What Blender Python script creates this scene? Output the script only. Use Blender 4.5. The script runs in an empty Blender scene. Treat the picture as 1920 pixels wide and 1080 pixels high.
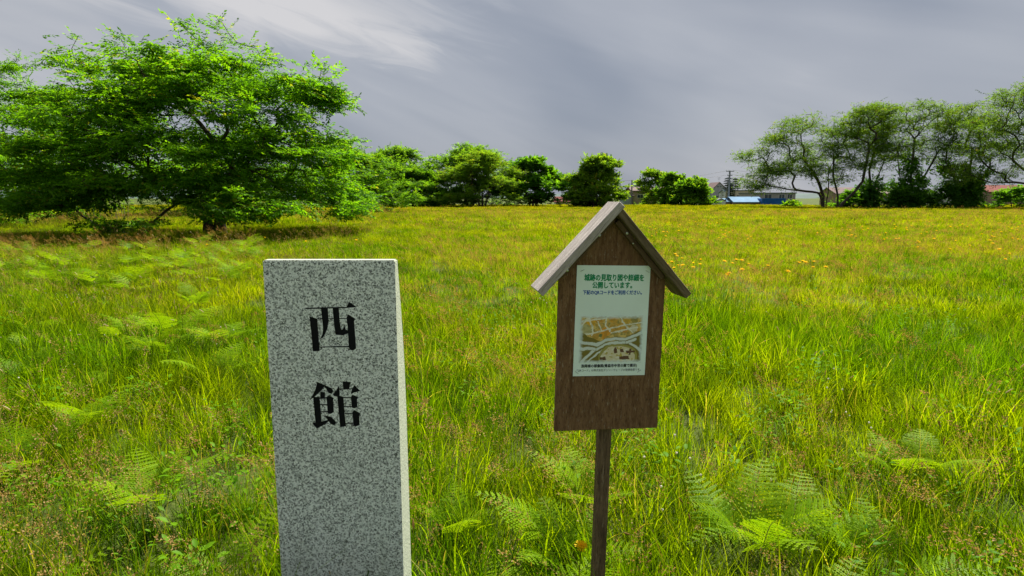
import bpy, bmesh, math, random
import numpy as np
from mathutils import Vector, Matrix, Euler
R = math.radians
scene = bpy.context.scene
COL = scene.collection
random.seed(7); RNG = np.random.default_rng(7)

# ------------------------------------------------------------------ camera
CAM_H = 1.45
cam_d = bpy.data.cameras.new('camera'); cam = bpy.data.objects.new('camera', cam_d); COL.objects.link(cam)
cam_d.sensor_width = 36; cam_d.lens = 36 * 1150 / 1920
cam_d.clip_start = 0.05; cam_d.clip_end = 6000
cam.location = (0, 0, CAM_H); cam.rotation_euler = (R(90 - 8.41), 0, 0)
scene.camera = cam

# ------------------------------------------------------------------ light, sky, exposure
SUN_AZ, SUN_EL = R(29), R(52)            # sun high, behind the scene and to its right
sun_dir = Vector((math.sin(SUN_AZ) * math.cos(SUN_EL), math.cos(SUN_AZ) * math.cos(SUN_EL), math.sin(SUN_EL)))
sd = bpy.data.lights.new('sun', 'SUN'); sd.energy = 5.0; sd.angle = R(1.2); sd.color = (1.0, 0.955, 0.88)
sun = bpy.data.objects.new('sun', sd); COL.objects.link(sun)
sun.rotation_euler = sun_dir.to_track_quat('Z', 'Y').to_euler(); sun.location = sun_dir * 60

world = bpy.data.worlds.new('World'); scene.world = world; world.use_nodes = True
SKY_STRENGTH = 0.08
def make_world():
    nt = world.node_tree; nt.nodes.clear(); N = nt.nodes.new; L = nt.links.new
    out = N('ShaderNodeOutputWorld'); bg = N('ShaderNodeBackground'); bg.inputs[1].default_value = SKY_STRENGTH
    sky = N('ShaderNodeTexSky'); sky.sky_type = 'NISHITA'; sky.sun_disc = False
    sky.sun_elevation = SUN_EL; sky.sun_rotation = SUN_AZ; sky.dust_density = 2.0
    tc = N('ShaderNodeTexCoord'); sep = N('ShaderNodeSeparateXYZ'); L(tc.outputs['Generated'], sep.inputs[0])
    def math_(op, a, b=None, clamp=False):
        n = N('ShaderNodeMath'); n.operation = op; n.use_clamp = clamp
        for i, v in enumerate((a, b)):
            if v is None: continue
            if isinstance(v, (int, float)): n.inputs[i].default_value = v
            else: L(v, n.inputs[i])
        return n.outputs[0]
    def noise(rot, sc, scale, detail, rough, dist, loc=(0, 0, 0)):
        mp0 = N('ShaderNodeMapping'); mp0.vector_type = 'POINT'; mp0.inputs['Rotation'].default_value = (0, R(rot), 0); L(tc.outputs['Generated'], mp0.inputs[0])
        mp = N('ShaderNodeMapping'); mp.inputs['Scale'].default_value = sc; mp.inputs['Location'].default_value = loc
        L(mp0.outputs[0], mp.inputs[0]); n = N('ShaderNodeTexNoise'); L(mp.outputs[0], n.inputs['Vector'])
        n.inputs['Scale'].default_value = scale; n.inputs['Detail'].default_value = detail
        n.inputs['Roughness'].default_value = rough; n.inputs['Distortion'].default_value = dist
        return n.outputs[0]
    def mrange(v, a, b, c=0.0, d=1.0, smooth=True):
        m = N('ShaderNodeMapRange'); m.interpolation_type = 'SMOOTHSTEP' if smooth else 'LINEAR'
        L(v, m.inputs[0])
        for i, k in enumerate((a, b, c, d)): m.inputs[i + 1].default_value = k
        return m.outputs[0]
    broad = noise(-18, (0.8, 0.8, 2.0), 1.5, 3, 0.5, 0.5, (2.9, 1.3, 0.4))     # broad sheets
    streak = noise(-20, (0.8, 0.8, 4.2), 2.0, 3, 0.5, 0.5, (1.6, 0.7, 2.3))   # drawn-out veils
    fine = noise(-16, (1.0, 1.0, 5.5), 6.0, 7, 0.58, 0.9, (7, 1, 0))
    # a thicker bright bank of cloud ahead, over the left of the field
    dx = math_('SUBTRACT', sep.outputs[0], -0.31); dz = math_('SUBTRACT', sep.outputs[2], 0.285)
    rx = math_('MULTIPLY', math_('SUBTRACT', dx, math_('MULTIPLY', dz, 0.2)), 3.0); ry = math_('MULTIPLY', math_('ADD', dz, math_('MULTIPLY', dx, 0.12)), 10.0)
    dd = math_('ADD', math_('MULTIPLY', rx, rx), math_('MULTIPLY', ry, ry))
    dd = math_('ADD', dd, math_('MULTIPLY', math_('SUBTRACT', fine, 0.5), 2.0))
    bank = math_('MULTIPLY', mrange(dd, 1.05, 0.0), mrange(sep.outputs[1], 0.0, 0.4))
    c = math_('ADD', math_('MULTIPLY', mrange(broad, 0.22, 0.72), 0.40), math_('MULTIPLY', mrange(streak, 0.22, 0.74), 0.34))
    c = math_('ADD', math_('ADD', c, 0.16), math_('MULTIPLY', math_('SUBTRACT', fine, 0.5), 0.10))
    c = math_('ADD', c, math_('MULTIPLY', bank, 0.30), True)
    ramp = N('ShaderNodeValToRGB'); L(c, ramp.inputs[0]); cr = ramp.color_ramp
    cr.elements[0].position = 0.0; cr.elements[0].color = (0.190, 0.226, 0.305, 1)
    cr.elements[1].position = 1.0; cr.elements[1].color = (0.66, 0.65, 0.66, 1)
    e = cr.elements.new(0.35); e.color = (0.272, 0.306, 0.375, 1)
    e = cr.elements.new(0.70); e.color = (0.400, 0.425, 0.480, 1)
    sc_ = N('ShaderNodeVectorMath'); sc_.operation = 'SCALE'; L(ramp.outputs[0], sc_.inputs[0]); sc_.inputs['Scale'].default_value = 0.425 / SKY_STRENGTH
    mix = N('ShaderNodeMix'); mix.data_type = 'RGBA'; mix.inputs[0].default_value = 0.96
    L(sky.outputs[0], mix.inputs[6]); L(sc_.outputs[0], mix.inputs[7])
    L(mix.outputs[2], bg.inputs[0]); L(bg.outputs[0], out.inputs[0])
make_world()
vs = scene.view_settings
vs.view_transform = 'Standard'; vs.look = 'None'; vs.gamma = 1.0; vs.use_curve_mapping = False
vs.exposure = 1.22
scene.cycles.use_denoising = True
scene.cycles.max_bounces = 8; scene.cycles.diffuse_bounces = 5; scene.cycles.transmission_bounces = 6; scene.cycles.transparent_max_bounces = 6
scene.cycles.sample_clamp_indirect = 6.0

# ------------------------------------------------------------------ helpers
def tag(o, label=None, cat=None, group=None, kind=None):
    if label: o['label'] = label
    if cat: o['category'] = cat
    if group: o['group'] = group
    if kind: o['kind'] = kind
    return o
def link(name, me, mats=None, parent=None):
    o = bpy.data.objects.new(name, me); COL.objects.link(o)
    if mats is not None and me is not None:
        for m in (mats if isinstance(mats, (list, tuple)) else [mats]): me.materials.append(m)
    if parent: o.parent = parent
    return o
def empty(name, loc, rz=0, ry=0):
    o = bpy.data.objects.new(name, None); COL.objects.link(o); o.empty_display_size = 0.2
    o.location = loc; o.rotation_euler = (0, ry, rz); return o
def np_mesh(name, V, faces, smooth=False, mat_idx=None, attrs=None):
    """V (n,3); faces: list of int arrays (m,k)."""
    me = bpy.data.meshes.new(name); V = np.ascontiguousarray(V, dtype=np.float32)
    me.vertices.add(len(V)); me.vertices.foreach_set('co', V.ravel())
    faces = [np.asarray(f, dtype=np.int32) for f in faces if len(f)]
    idx = np.concatenate([f.ravel() for f in faces])
    sizes = np.concatenate([np.full(len(f), f.shape[1], np.int32) for f in faces])
    starts = np.concatenate([[0], np.cumsum(sizes)[:-1]]).astype(np.int32)
    me.loops.add(len(idx)); me.loops.foreach_set('vertex_index', idx)
    me.polygons.add(len(sizes)); me.polygons.foreach_set('loop_start', starts)
    try: me.polygons.foreach_set('loop_total', sizes)
    except Exception: pass
    if smooth: me.polygons.foreach_set('use_smooth', np.ones(len(sizes), dtype=bool))
    if mat_idx is not None: me.polygons.foreach_set('material_index', np.asarray(mat_idx, np.int32))
    me.update(calc_edges=True)
    for k, (dom, arr) in (attrs or {}).items():
        a = me.attributes.new(k, 'FLOAT', dom); a.data.foreach_set('value', np.ascontiguousarray(arr, np.float32))
    return me
class MB:
    """collects boxes, prisms and tubes into one mesh"""
    def __init__(s): s.v = []; s.f = []
    def add(s, vs_, fs): b = len(s.v); s.v += [tuple(v) for v in vs_]; s.f += [tuple(b + i for i in f) for f in fs]; return s
    def box(s, x0, x1, y0, y1, z0, z1):
        return s.add([(x0,y0,z0),(x1,y0,z0),(x1,y1,z0),(x0,y1,z0),(x0,y0,z1),(x1,y0,z1),(x1,y1,z1),(x0,y1,z1)],
                     [(0,3,2,1),(4,5,6,7),(0,1,5,4),(1,2,6,5),(2,3,7,6),(3,0,4,7)])
    def prism_y(s, poly, y0, y1):            # polygon in xz (counter-clockwise seen from -y), extruded along y
        n = len(poly); v = [(x, y0, z) for x, z in poly] + [(x, y1, z) for x, z in poly]
        f = [tuple(range(n)), tuple(range(2*n-1, n-1, -1))] + [(i, i+n, (i+1) % n + n, (i+1) % n) for i in range(n)]
        return s.add(v, f)
    def tube(s, pts, rad, n=6):
        pts = [Vector(p) for p in pts]; rad = rad if isinstance(rad, (list, tuple)) else [rad]*len(pts)
        ring = []; up = Vector((0.3, 0.2, 1))
        for i, p in enumerate(pts):
            d = (pts[min(i+1, len(pts)-1)] - pts[max(i-1, 0)]).normalized()
            if abs(d.dot(up.normalized())) > 0.97: up = Vector((1, 0.1, 0))
            a = d.cross(up).normalized(); b = d.cross(a)
            ring.append([p + (a*math.cos(2*math.pi*k/n) + b*math.sin(2*math.pi*k/n)) * rad[i] for k in range(n)])
        v = [q for r in ring for q in r]; f = []
        for i in range(len(pts)-1):
            for k in range(n):
                f.append((i*n+k, i*n+(k+1) % n, (i+1)*n+(k+1) % n, (i+1)*n+k))
        f.append(tuple(range(n-1, -1, -1))); f.append(tuple((len(pts)-1)*n+k for k in range(n)))
        return s.add(v, f)
    def mesh(s, name, bevel=0, seg=1, smooth=False):
        me = bpy.data.meshes.new(name); me.from_pydata(s.v, [], s.f); me.update()
        bm = bmesh.new(); bm.from_mesh(me); bmesh.ops.recalc_face_normals(bm, faces=bm.faces)
        if bevel: bmesh.ops.bevel(bm, geom=bm.edges[:], offset=bevel, segments=seg, affect='EDGES', profile=0.7)
        if smooth:
            for f in bm.faces: f.smooth = True
        bm.to_mesh(me); bm.free(); return me
    def build(s, name, mat, parent=None, bevel=0, seg=1, smooth=False):
        return link(name, s.mesh(name, bevel, seg, smooth), mat, parent)

def vnoise(x, y, seed=0):                    # smooth value noise, numpy, range 0..1
    x = np.asarray(x, float); y = np.asarray(y, float)
    xi = np.floor(x).astype(np.int64); yi = np.floor(y).astype(np.int64); fx = x - xi; fy = y - yi
    fx = fx*fx*(3-2*fx); fy = fy*fy*(3-2*fy)
    def h(a, b):
        n = (a*374761393 + b*668265263 + seed*974711) & 0xffffffff
        n = ((n ^ (n >> 13)) * 1274126177) & 0xffffffff
        return ((n ^ (n >> 16)) & 0xffff) / 65535.0
    return (h(xi,yi)*(1-fx)+h(xi+1,yi)*fx)*(1-fy) + (h(xi,yi+1)*(1-fx)+h(xi+1,yi+1)*fx)*fy

# ------------------------------------------------------------------ materials
class NT:
    def __init__(s, name):
        s.m = bpy.data.materials.new(name); s.m.use_nodes = True; s.t = s.m.node_tree; s.t.nodes.clear()
        s.out = s.n('ShaderNodeOutputMaterial')
    def n(s, k, **kw):
        x = s.t.nodes.new(k)
        for a, b in kw.items(): setattr(x, a, b)
        return x
    def l(s, a, b): s.t.links.new(a, b)
    def val(s, sock, v):
        if hasattr(v, 'is_output') or hasattr(v, 'links'): s.l(v, sock)
        elif isinstance(v, (tuple, list)): sock.default_value = (*v, 1) if len(v) == 3 and len(sock.default_value) == 4 else v
        else: sock.default_value = v
    def noise(s, scale, detail=4, rough=0.55, vec=None, sc=None, w=None, dist=0):
        x = s.n('ShaderNodeTexNoise')
        x.inputs['Scale'].default_value = scale; x.inputs['Detail'].default_value = detail
        x.inputs['Roughness'].default_value = rough; x.inputs['Distortion'].default_value = dist
        if vec is not None:
            if sc is not None:
                mp = s.n('ShaderNodeMapping'); mp.inputs['Scale'].default_value = sc; s.l(vec, mp.inputs[0]); vec = mp.outputs[0]
            s.l(vec, x.inputs['Vector'])
        return x.outputs[0]
    def rng(s, v, a, b, c=0, d=1):
        m = s.n('ShaderNodeMapRange'); m.interpolation_type = 'SMOOTHSTEP'; s.val(m.inputs[0], v)
        for i, k in enumerate((a, b, c, d)): m.inputs[i+1].default_value = k
        return m.outputs[0]
    def mix(s, f, a, b, blend='MIX'):
        m = s.n('ShaderNodeMix', data_type='RGBA', blend_type=blend); s.val(m.inputs[0], f); s.val(m.inputs[6], a); s.val(m.inputs[7], b)
        return m.outputs[2]
    def math(s, op, a, b=0.0):
        m = s.n('ShaderNodeMath', operation=op); s.val(m.inputs[0], a); s.val(m.inputs[1], b); return m.outputs[0]
    def attr(s, name, typ='GEOMETRY'):
        a = s.n('ShaderNodeAttribute', attribute_name=name, attribute_type=typ); return a
    def obj(s): return s.n('ShaderNodeTexCoord').outputs['Object']
    def pos(s): return s.n('ShaderNodeNewGeometry').outputs['Position']
    def rand(s): return s.n('ShaderNodeObjectInfo').outputs['Random']
    def bsdf(s, color, rough=0.7, metal=0.0, spec=0.4, bump=None, bstr=0.3, bdist=0.01):
        b = s.n('ShaderNodeBsdfPrincipled'); s.val(b.inputs['Base Color'], color); s.val(b.inputs['Roughness'], rough)
        b.inputs['Metallic'].default_value = metal; b.inputs['Specular IOR Level'].default_value = spec
        if bump is not None:
            k = s.n('ShaderNodeBump'); k.inputs['Strength'].default_value = bstr; k.inputs['Distance'].default_value = bdist
            s.l(bump, k.inputs['Height']); s.l(k.outputs[0], b.inputs['Normal'])
        s.l(b.outputs[0], s.out.inputs[0]); return s.m
    def leaf(s, color, tcolor, trans=0.45, gloss=0.05, grough=0.5):
        gloss *= 0.10
        d = s.n('ShaderNodeBsdfDiffuse'); s.val(d.inputs[0], color)
        t = s.n('ShaderNodeBsdfTranslucent'); s.val(t.inputs[0], tcolor)
        m = s.n('ShaderNodeMixShader'); m.inputs[0].default_value = trans; s.l(d.outputs[0], m.inputs[1]); s.l(t.outputs[0], m.inputs[2])
        g = s.n('ShaderNodeBsdfGlossy'); g.inputs['Roughness'].default_value = grough; g.inputs[0].default_value = (1, 1, 1, 1)
        m2 = s.n('ShaderNodeMixShader'); m2.inputs[0].default_value = gloss; s.l(m.outputs[0], m2.inputs[1]); s.l(g.outputs[0], m2.inputs[2])
        s.l(m2.outputs[0], s.out.inputs[0]); return s.m

def plain(name, c, rough=0.7, var=0.12, scale=6.0, metal=0, spec=0.3, bump=0.0):
    t = NT(name); n = t.noise(scale, 5, 0.6, t.obj())
    col = t.mix(t.rng(n, 0.3, 0.7), tuple(k*(1-var) for k in c), tuple(min(1, k*(1+var)) for k in c))
    return t.bsdf(col, rough, metal, spec, n if bump else None, bump)
def leaf_mat(name, dark, light, tip=None, trans=0.45, tboost=1.9, gloss=0.05):
    t = NT(name); v = t.attr('var').outputs['Fac']
    col = t.mix(t.rng(v, 0.0, 1.0), dark, light)
    if tip: col = t.mix(t.rng(v, 0.9, 1.0), col, tip)
    big = t.noise(0.45, 3, 0.5, t.pos())
    col = t.mix(t.rng(big, 0.35, 0.7), t.mix(1.0, col, (0.82, 0.9, 0.9), 'MULTIPLY'), col)
    tc = t.mix(1.0, col, (tboost*1.2, tboost*1.05, tboost*0.35), 'MULTIPLY')
    return t.leaf(col, tc, trans, gloss)
def bark_mat(name, c1, c2):
    t = NT(name); p = t.obj(); n = t.noise(7, 6, 0.65, p, (1, 1, 0.3)); n2 = t.noise(1.2, 3, 0.5, p)
    col = t.mix(t.rng(n, 0.3, 0.7), c1, c2); col = t.mix(t.rng(n2, 0.5, 0.75), col, tuple(k*1.25 for k in c2))
    return t.bsdf(col, 0.9, 0, 0.2, n, 0.6, 0.03)

M = {}
M['bark'] = bark_mat('bark', (0.030, 0.022, 0.016), (0.085, 0.066, 0.050))
M['bark_grey'] = bark_mat('bark_grey', (0.045, 0.038, 0.03), (0.13, 0.11, 0.09))
M['leaf_cherry'] = leaf_mat('leaf_cherry', (0.050, 0.145, 0.005), (0.130, 0.285, 0.007), (0.22, 0.24, 0.02), 0.52, 2.1)
M['leaf_bright'] = leaf_mat('leaf_bright', (0.065, 0.170, 0.010), (0.150, 0.300, 0.014), (0.24, 0.28, 0.02), 0.5, 1.8)
M['leaf_far'] = leaf_mat('leaf_far', (0.075, 0.175, 0.012), (0.155, 0.295, 0.020), None, 0.52, 2.0)
M['leaf_deep'] = leaf_mat('leaf_deep', (0.050, 0.150, 0.008), (0.120, 0.270, 0.012), None, 0.5, 2.0)
M['leaf_olive'] = leaf_mat('leaf_olive', (0.085, 0.180, 0.012), (0.185, 0.310, 0.020), (0.2, 0.17, 0.03), 0.52, 1.9)
M['leaf_sparse'] = leaf_mat('leaf_sparse', (0.070, 0.145, 0.016), (0.150, 0.265, 0.024), (0.16, 0.15, 0.03), 0.45, 1.6)
M['leaf_ivy'] = leaf_mat('leaf_ivy', (0.032, 0.110, 0.008), (0.085, 0.205, 0.012), None, 0.35, 1.6, 0.08)
M['leaf_conifer'] = leaf_mat('leaf_conifer', (0.018, 0.040, 0.020), (0.035, 0.070, 0.030), None, 0.15, 1.2)

# ------------------------------------------------------------------ ground
def ground_z(x, y):
    x = np.asarray(x, float); y = np.asarray(y, float)
    t = np.clip((y - 103) / 14, 0, 1); drop = 1.6 * t*t*(3-2*t)
    near = np.clip((np.hypot(x, y) - 3) / 8, 0, 1)
    und = (vnoise(x/9+4, y/9, 3) - 0.5) * 0.16 + (vnoise(x/2.3, y/2.3+9, 5) - 0.5) * 0.05
    return und*near*np.clip((400-y)/200, 0, 1) - drop
def gz(x, y): return float(ground_z(x, y))
def make_ground():
    def axis(lo, hi):
        a = [0.0]; s = 0.5
        while a[-1] < hi: a.append(a[-1]+s); s *= 1.05
        b = [0.0]; s = 0.5
        while b[-1] > lo: b.append(b[-1]-s); s *= 1.05
        return np.array(sorted(set(b+a)))
    xs = axis(-2600, 2600); ys = axis(-400, 3000); X, Y = np.meshgrid(xs, ys)
    V = np.stack([X, Y, ground_z(X, Y)], -1).reshape(-1, 3)
    nx = len(xs); i = (np.arange(len(ys)-1)[:, None]*nx + np.arange(nx-1)[None]).ravel()
    t = NT('meadow_soil'); p = t.pos()
    n = t.noise(1.1, 6, 0.6, p); n2 = t.noise(26, 5, 0.6, p); n3 = t.noise(0.09, 3, 0.5, p)
    c = t.mix(t.rng(n2, 0.35, 0.7), (0.035, 0.050, 0.010), (0.075, 0.105, 0.016))
    c = t.mix(t.rng(n, 0.45, 0.7, 0, 0.6), c, (0.10, 0.095, 0.03))
    c = t.mix(t.rng(n3, 0.45, 0.62, 0, 0.5), c, (0.09, 0.12, 0.02))
    m = t.bsdf(c, 0.95, 0, 0.1, n2, 0.5, 0.03)
    g = link('ground', np_mesh('ground', V, [np.stack([i, i+1, i+nx+1, i+nx], 1)], True), m)
    tag(g, 'open grassy field ground reaching to the horizon', 'ground', kind='structure')
make_ground()
def make_hills():
    n = 160; xs = np.linspace(-2400, 2400, n); prof = 8 + 18*vnoise(xs/420, xs*0+2, 11) + 6*vnoise(xs/110, xs*0+5, 12)
    rows = []
    for k, (dy, f) in enumerate(((-250, 0), (-120, 0.55), (0, 1.0), (200, 0.8), (400, 0))):
        z = prof*f*(0.9+0.2*vnoise(xs/60, xs*0+k, 21)) - 1.8 - (0.5 if f == 0 else 0)
        rows.append(np.stack([xs, xs*0+1900+dy, z], 1))
    V = np.concatenate(rows); i = (np.arange(4)[:, None]*n + np.arange(n-1)[None]).ravel()
    o = link('hills', np_mesh('hills', V, [np.stack([i, i+1, i+n+1, i+n], 1)], True),
             plain('hazy_hill_forest', (0.055, 0.085, 0.075), 0.95, 0.25, 0.02))  # blue of distant haze put into the forest colour
    tag(o, 'low wooded hills far beyond the houses', 'hills', kind='structure')
make_hills()

# ------------------------------------------------------------------ granite marker
def granite():
    t = NT('granite'); p = t.obj()
    warp = t.noise(60, 2, 0.5, p)
    v1 = t.n('ShaderNodeTexVoronoi'); v1.inputs['Scale'].default_value = 290; t.l(p, v1.inputs['Vector'])
    sep = t.n('ShaderNodeSeparateColor'); t.l(v1.outputs['Color'], sep.inputs[0])
    v2 = t.n('ShaderNodeTexVoronoi'); v2.inputs['Scale'].default_value = 200; t.l(p, v2.inputs['Vector'])
    sep2 = t.n('ShaderNodeSeparateColor'); t.l(v2.outputs['Color'], sep2.inputs[0])
    n = t.noise(240, 3, 0.6, p); big = t.noise(5, 3, 0.5, p)
    c = t.mix(t.rng(sep.outputs[0], 0.1, 0.9), (0.66, 0.70, 0.69), (0.90, 0.92, 0.91))          # feldspar and quartz
    c = t.mix(t.rng(sep2.outputs[1], 0.66, 0.74, 0, 0.66), c, (0.20, 0.215, 0.22))                # grey grains
    dark = t.math('MULTIPLY', t.rng(sep.outputs[2], 0.74, 0.80), t.rng(n, 0.42, 0.52))
    c = t.mix(dark, c, (0.035, 0.038, 0.045))                                                     # mica
    c = t.mix(t.rng(big, 0.4, 0.75, 0, 0.14), c, (0.44, 0.50, 0.48))
    sx = t.n('ShaderNodeSeparateXYZ'); t.l(p, sx.inputs[0])
    st = t.noise(9, 4, 0.6, p, (3.0, 3.0, 0.16)); c = t.mix(t.rng(st, 0.46, 0.72, 0, 0.18), c, t.mix(1.0, c, (0.62, 0.66, 0.60), 'MULTIPLY'))      # rain streaks
    lich = t.noise(38, 5, 0.7, p); c = t.mix(t.math('MULTIPLY', t.rng(lich, 0.64, 0.70, 0, 0.55), t.rng(big, 0.45, 0.6)), c, (0.50, 0.50, 0.36))     # lichen specks
    low = t.math('ADD', sx.outputs[2], t.math('MULTIPLY', t.noise(22, 5, 0.7, p), -0.35)); c = t.mix(t.rng(low, 0.38, 0.02, 0, 0.40), c, (0.20, 0.19, 0.11))  # soil splash near the ground
    return t.bsdf(c, 0.42, 0, 0.45, n, 0.12, 0.002)
def granite_sawn():
    t = NT('granite_sawn'); p = t.obj(); n = t.noise(180, 5, 0.65, p); b = t.noise(9, 4, 0.6, p)
    v1 = t.n('ShaderNodeTexVoronoi'); v1.inputs['Scale'].default_value = 300; t.l(p, v1.inputs['Vector'])
    sep = t.n('ShaderNodeSeparateColor'); t.l(v1.outputs['Color'], sep.inputs[0])
    c = t.mix(t.rng(n, 0.3, 0.7), (0.36, 0.40, 0.29), (0.52, 0.56, 0.43)); c = t.mix(t.rng(sep.outputs[0], 0.8, 0.9, 0, 0.5), c, (0.25, 0.26, 0.24))
    c = t.mix(t.rng(b, 0.5, 0.75, 0, 0.4), c, (0.46, 0.50, 0.36))
    return t.bsdf(c, 0.85, 0, 0.2, n, 0.7, 0.004)
M['granite'] = granite(); M['granite_sawn'] = granite_sawn()
M['letter_black'] = plain('letter_black', (0.006, 0.0065, 0.009), 0.6, 0.5, 300, spec=0.12)

NISHI = [[(125,200),(820,185),(870,100),(990,190),(820,205),(130,222)],
 [(190,345),(320,385),(325,600),(335,930),(220,940),(205,600)],
 [(318,382),(822,370),(822,385),(318,397)],
 [(390,203),(505,203),(510,420),(480,560),(420,680),(345,735),(390,650),(410,560),(400,400)],
 [(585,203),(690,203),(695,420),(715,570),(740,565),(768,490),(795,570),(832,600),(832,630),(740,665),(615,655),(600,500)],
 [(810,370),(845,310),(960,385),(940,420),(955,890),(900,925),(850,910),(830,870),(825,500)],
 [(333,855),(832,845),(832,868),(333,872)]]
KAN = [[(285,145),(420,205),(360,280),(240,390),(150,450),(145,445),(200,370),(250,270)],
 [(418,204),(520,250),(550,300),(520,345),(470,335),(430,260),(400,235)],
 [(330,310),(410,320),(405,430),(325,430)],
 [(205,396),(315,402),(330,830),(225,850)],
 [(313,408),(440,402),(440,425),(313,430)],
 [(430,400),(470,370),(555,420),(540,450),(545,660),(480,690),(440,680)],
 [(313,522),(437,522),(437,541),(313,541)],
 [(315,643),(442,640),(442,660),(315,662)],
 [(165,840),(230,830),(330,818),(440,790),(450,815),(380,870),(240,940)],
 [(385,715),(480,735),(550,790),(580,840),(540,885),(480,860),(440,800)],
 [(710,135),(855,150),(830,200),(820,265),(720,265)],
 [(650,256),(872,254),(872,270),(650,276)],
 [(645,205),(658,300),(655,370),(600,390),(560,385),(540,350),(600,290)],
 [(868,256),(910,200),(1005,300),(900,325),(840,355)],
 [(610,363),(715,400),(725,700),(740,900),(640,915),(625,650)],
 [(713,402),(847,402),(847,420),(713,422)],
 [(723,555),(852,555),(852,571),(723,573)],
 [(728,675),(862,672),(862,690),(728,692)],
 [(733,845),(862,842),(862,858),(733,860)],
 [(840,400),(870,360),(970,405),(945,440),(945,570),(890,595),(850,580)],
 [(855,660),(890,620),(995,680),(970,720),(970,880),(900,905),(865,890)]]
def make_pillar():
    root = empty('stone_marker', (-0.498, 1.66, 0.0))
    tag(root, 'upright grey speckled granite marker stone carved with two black characters', 'stone marker')
    # front face at local y=0; thin at the top, the sawn back flaring out to the full thickness lower down
    zs = [-0.25, 0.0, 0.30, 0.62, 0.80, 0.95, 1.06, 1.16, 1.24, 1.281]
    th = [0.135, 0.132, 0.128, 0.122, 0.116, 0.106, 0.088, 0.066, 0.045, 0.036]
    bm = bmesh.new(); rings = []
    for z, t in zip(zs, th):
        rings.append([bm.verts.new((x, y, z)) for x, y in ((-0.1795, 0), (0.1795, 0), (0.1795, t), (-0.1795, t))])
    for a, b in zip(rings, rings[1:]):
        for k in range(4): bm.faces.new((a[k], a[(k+1) % 4], b[(k+1) % 4], b[k]))
    bm.faces.new(rings[-1]); bm.faces.new(rings[0][::-1])
    bmesh.ops.recalc_face_normals(bm, faces=bm.faces)
    ed = [e for e in bm.edges if (abs(e.verts[0].co.z-e.verts[1].co.z) > 1e-4 or e.verts[0].co.z > 1.28) and not (abs(e.verts[0].co.x-e.verts[1].co.x) < 1e-4 and abs(e.verts[0].co.y-e.verts[1].co.y) < 0.03 and e.verts[0].co.y > .01)]
    bmesh.ops.bevel(bm, geom=[e for e in bm.edges if e.verts[0].co.z > 1.28 and e.verts[1].co.z > 1.28], offset=0.003, segments=2, affect='EDGES')
    for f in bm.faces:
        n = f.normal; f.material_index = 0 if n.y < -0.5 else 1
    me = bpy.data.meshes.new('stone_body'); bm.to_mesh(me); bm.free()
    body = link('body', me, [M['granite'], M['granite_sawn'], M['letter_black']], root)
    # carve the characters, then lay the black paint on the floor of each cut
    glyphs = [(NISHI, 0.0047, 1.093, 1.473e-3/9, 1.503e-3/9), (KAN, 0.0025, 0.871, 1.502e-3/9, 1.55e-3/9)]
    cuts = []; paint = []
    for polys, cx, cz, sx, sz in glyphs:
        mb = MB()
        for i, poly in enumerate(polys):
            q = [(cx+(x-585)*sx, cz-(y-540)*sz) for x, y in poly][::-1]
            a = sum(q[k][0]*q[(k+1) % len(q)][1]-q[(k+1) % len(q)][0]*q[k][1] for k in range(len(q)))
            if a < 0: q = q[::-1]
            cuts.append(q)
            mb.prism_y(q, 0.0024-0.00004*i, 0.0034)
        paint.append(mb)
    for q in cuts:
        cme = MB().prism_y(q, -0.01, 0.0035).mesh('cut'); cme.materials.append(M['letter_black'])
        co = bpy.data.objects.new('cut', cme); COL.objects.link(co); co.parent = root
        md = body.modifiers.new('carve', 'BOOLEAN'); md.operation = 'DIFFERENCE'; md.object = co; md.solver = 'EXACT'
        bpy.context.view_layer.update(); dg = bpy.context.evaluated_depsgraph_get()
        nm = bpy.data.meshes.new_from_object(body.evaluated_get(dg)); body.modifiers.remove(md)
        old = body.data; body.data = nm; bpy.data.objects.remove(co); bpy.data.meshes.remove(old); bpy.data.meshes.remove(cme)
    body.data.name = 'stone_body'
    for mb in paint: mb.build('character', M['letter_black'], root)
    # pale ground-down arris along the front right edge
make_pillar()

# ------------------------------------------------------------------ notice board
def wood(name, c1, c2, grain=(1, 1, 1), bstr=0.5, scale=30, fleck=None):
    t = NT(name); p = t.obj()
    n = t.noise(scale, 7, 0.68, p, grain, dist=0.4); n2 = t.noise(scale*5, 4, 0.6, p, grain); b = t.noise(7, 4, 0.6, p)
    c = t.mix(t.rng(n, 0.32, 0.68), c1, c2); c = t.mix(t.rng(n2, 0.52, 0.66, 0, 0.7), c, tuple(k*0.42 for k in c1))
    if fleck: c = t.mix(t.rng(t.noise(scale*3.2, 4, 0.65, p, grain), 0.585, 0.66, 0, 0.7), c, fleck)
    c = t.mix(t.rng(b, 0.45, 0.75, 0, 0.45), c, tuple(k*0.6 for k in c2))
    h = t.math('ADD', n, t.math('MULTIPLY', n2, 0.7))
    return t.bsdf(c, 0.85, 0, 0.2, h, bstr, 0.004)
M['ply'] = wood('brown_plywood', (0.118, 0.058, 0.025), (0.240, 0.135, 0.066), (1, 1, 0.22), 0.45, 60, (0.32, 0.25, 0.17))
M['roofwood_silver'] = wood('weathered_silver_wood', (0.30, 0.26, 0.225), (0.58, 0.52, 0.47), (0.1, 1.3, 1.0), 0.9, 42)
M['roofwood_brown'] = wood('brown_roof_wood', (0.095, 0.070, 0.035), (0.22, 0.17, 0.095), (0.12, 1.3, 1.0), 0.9, 42)  # right roof board, darker and browner than the left one
M['batten'] = wood('dark_batten_wood', (0.080, 0.050, 0.028), (0.170, 0.112, 0.062), (0.12, 1.2, 1), 0.5, 40)
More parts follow.
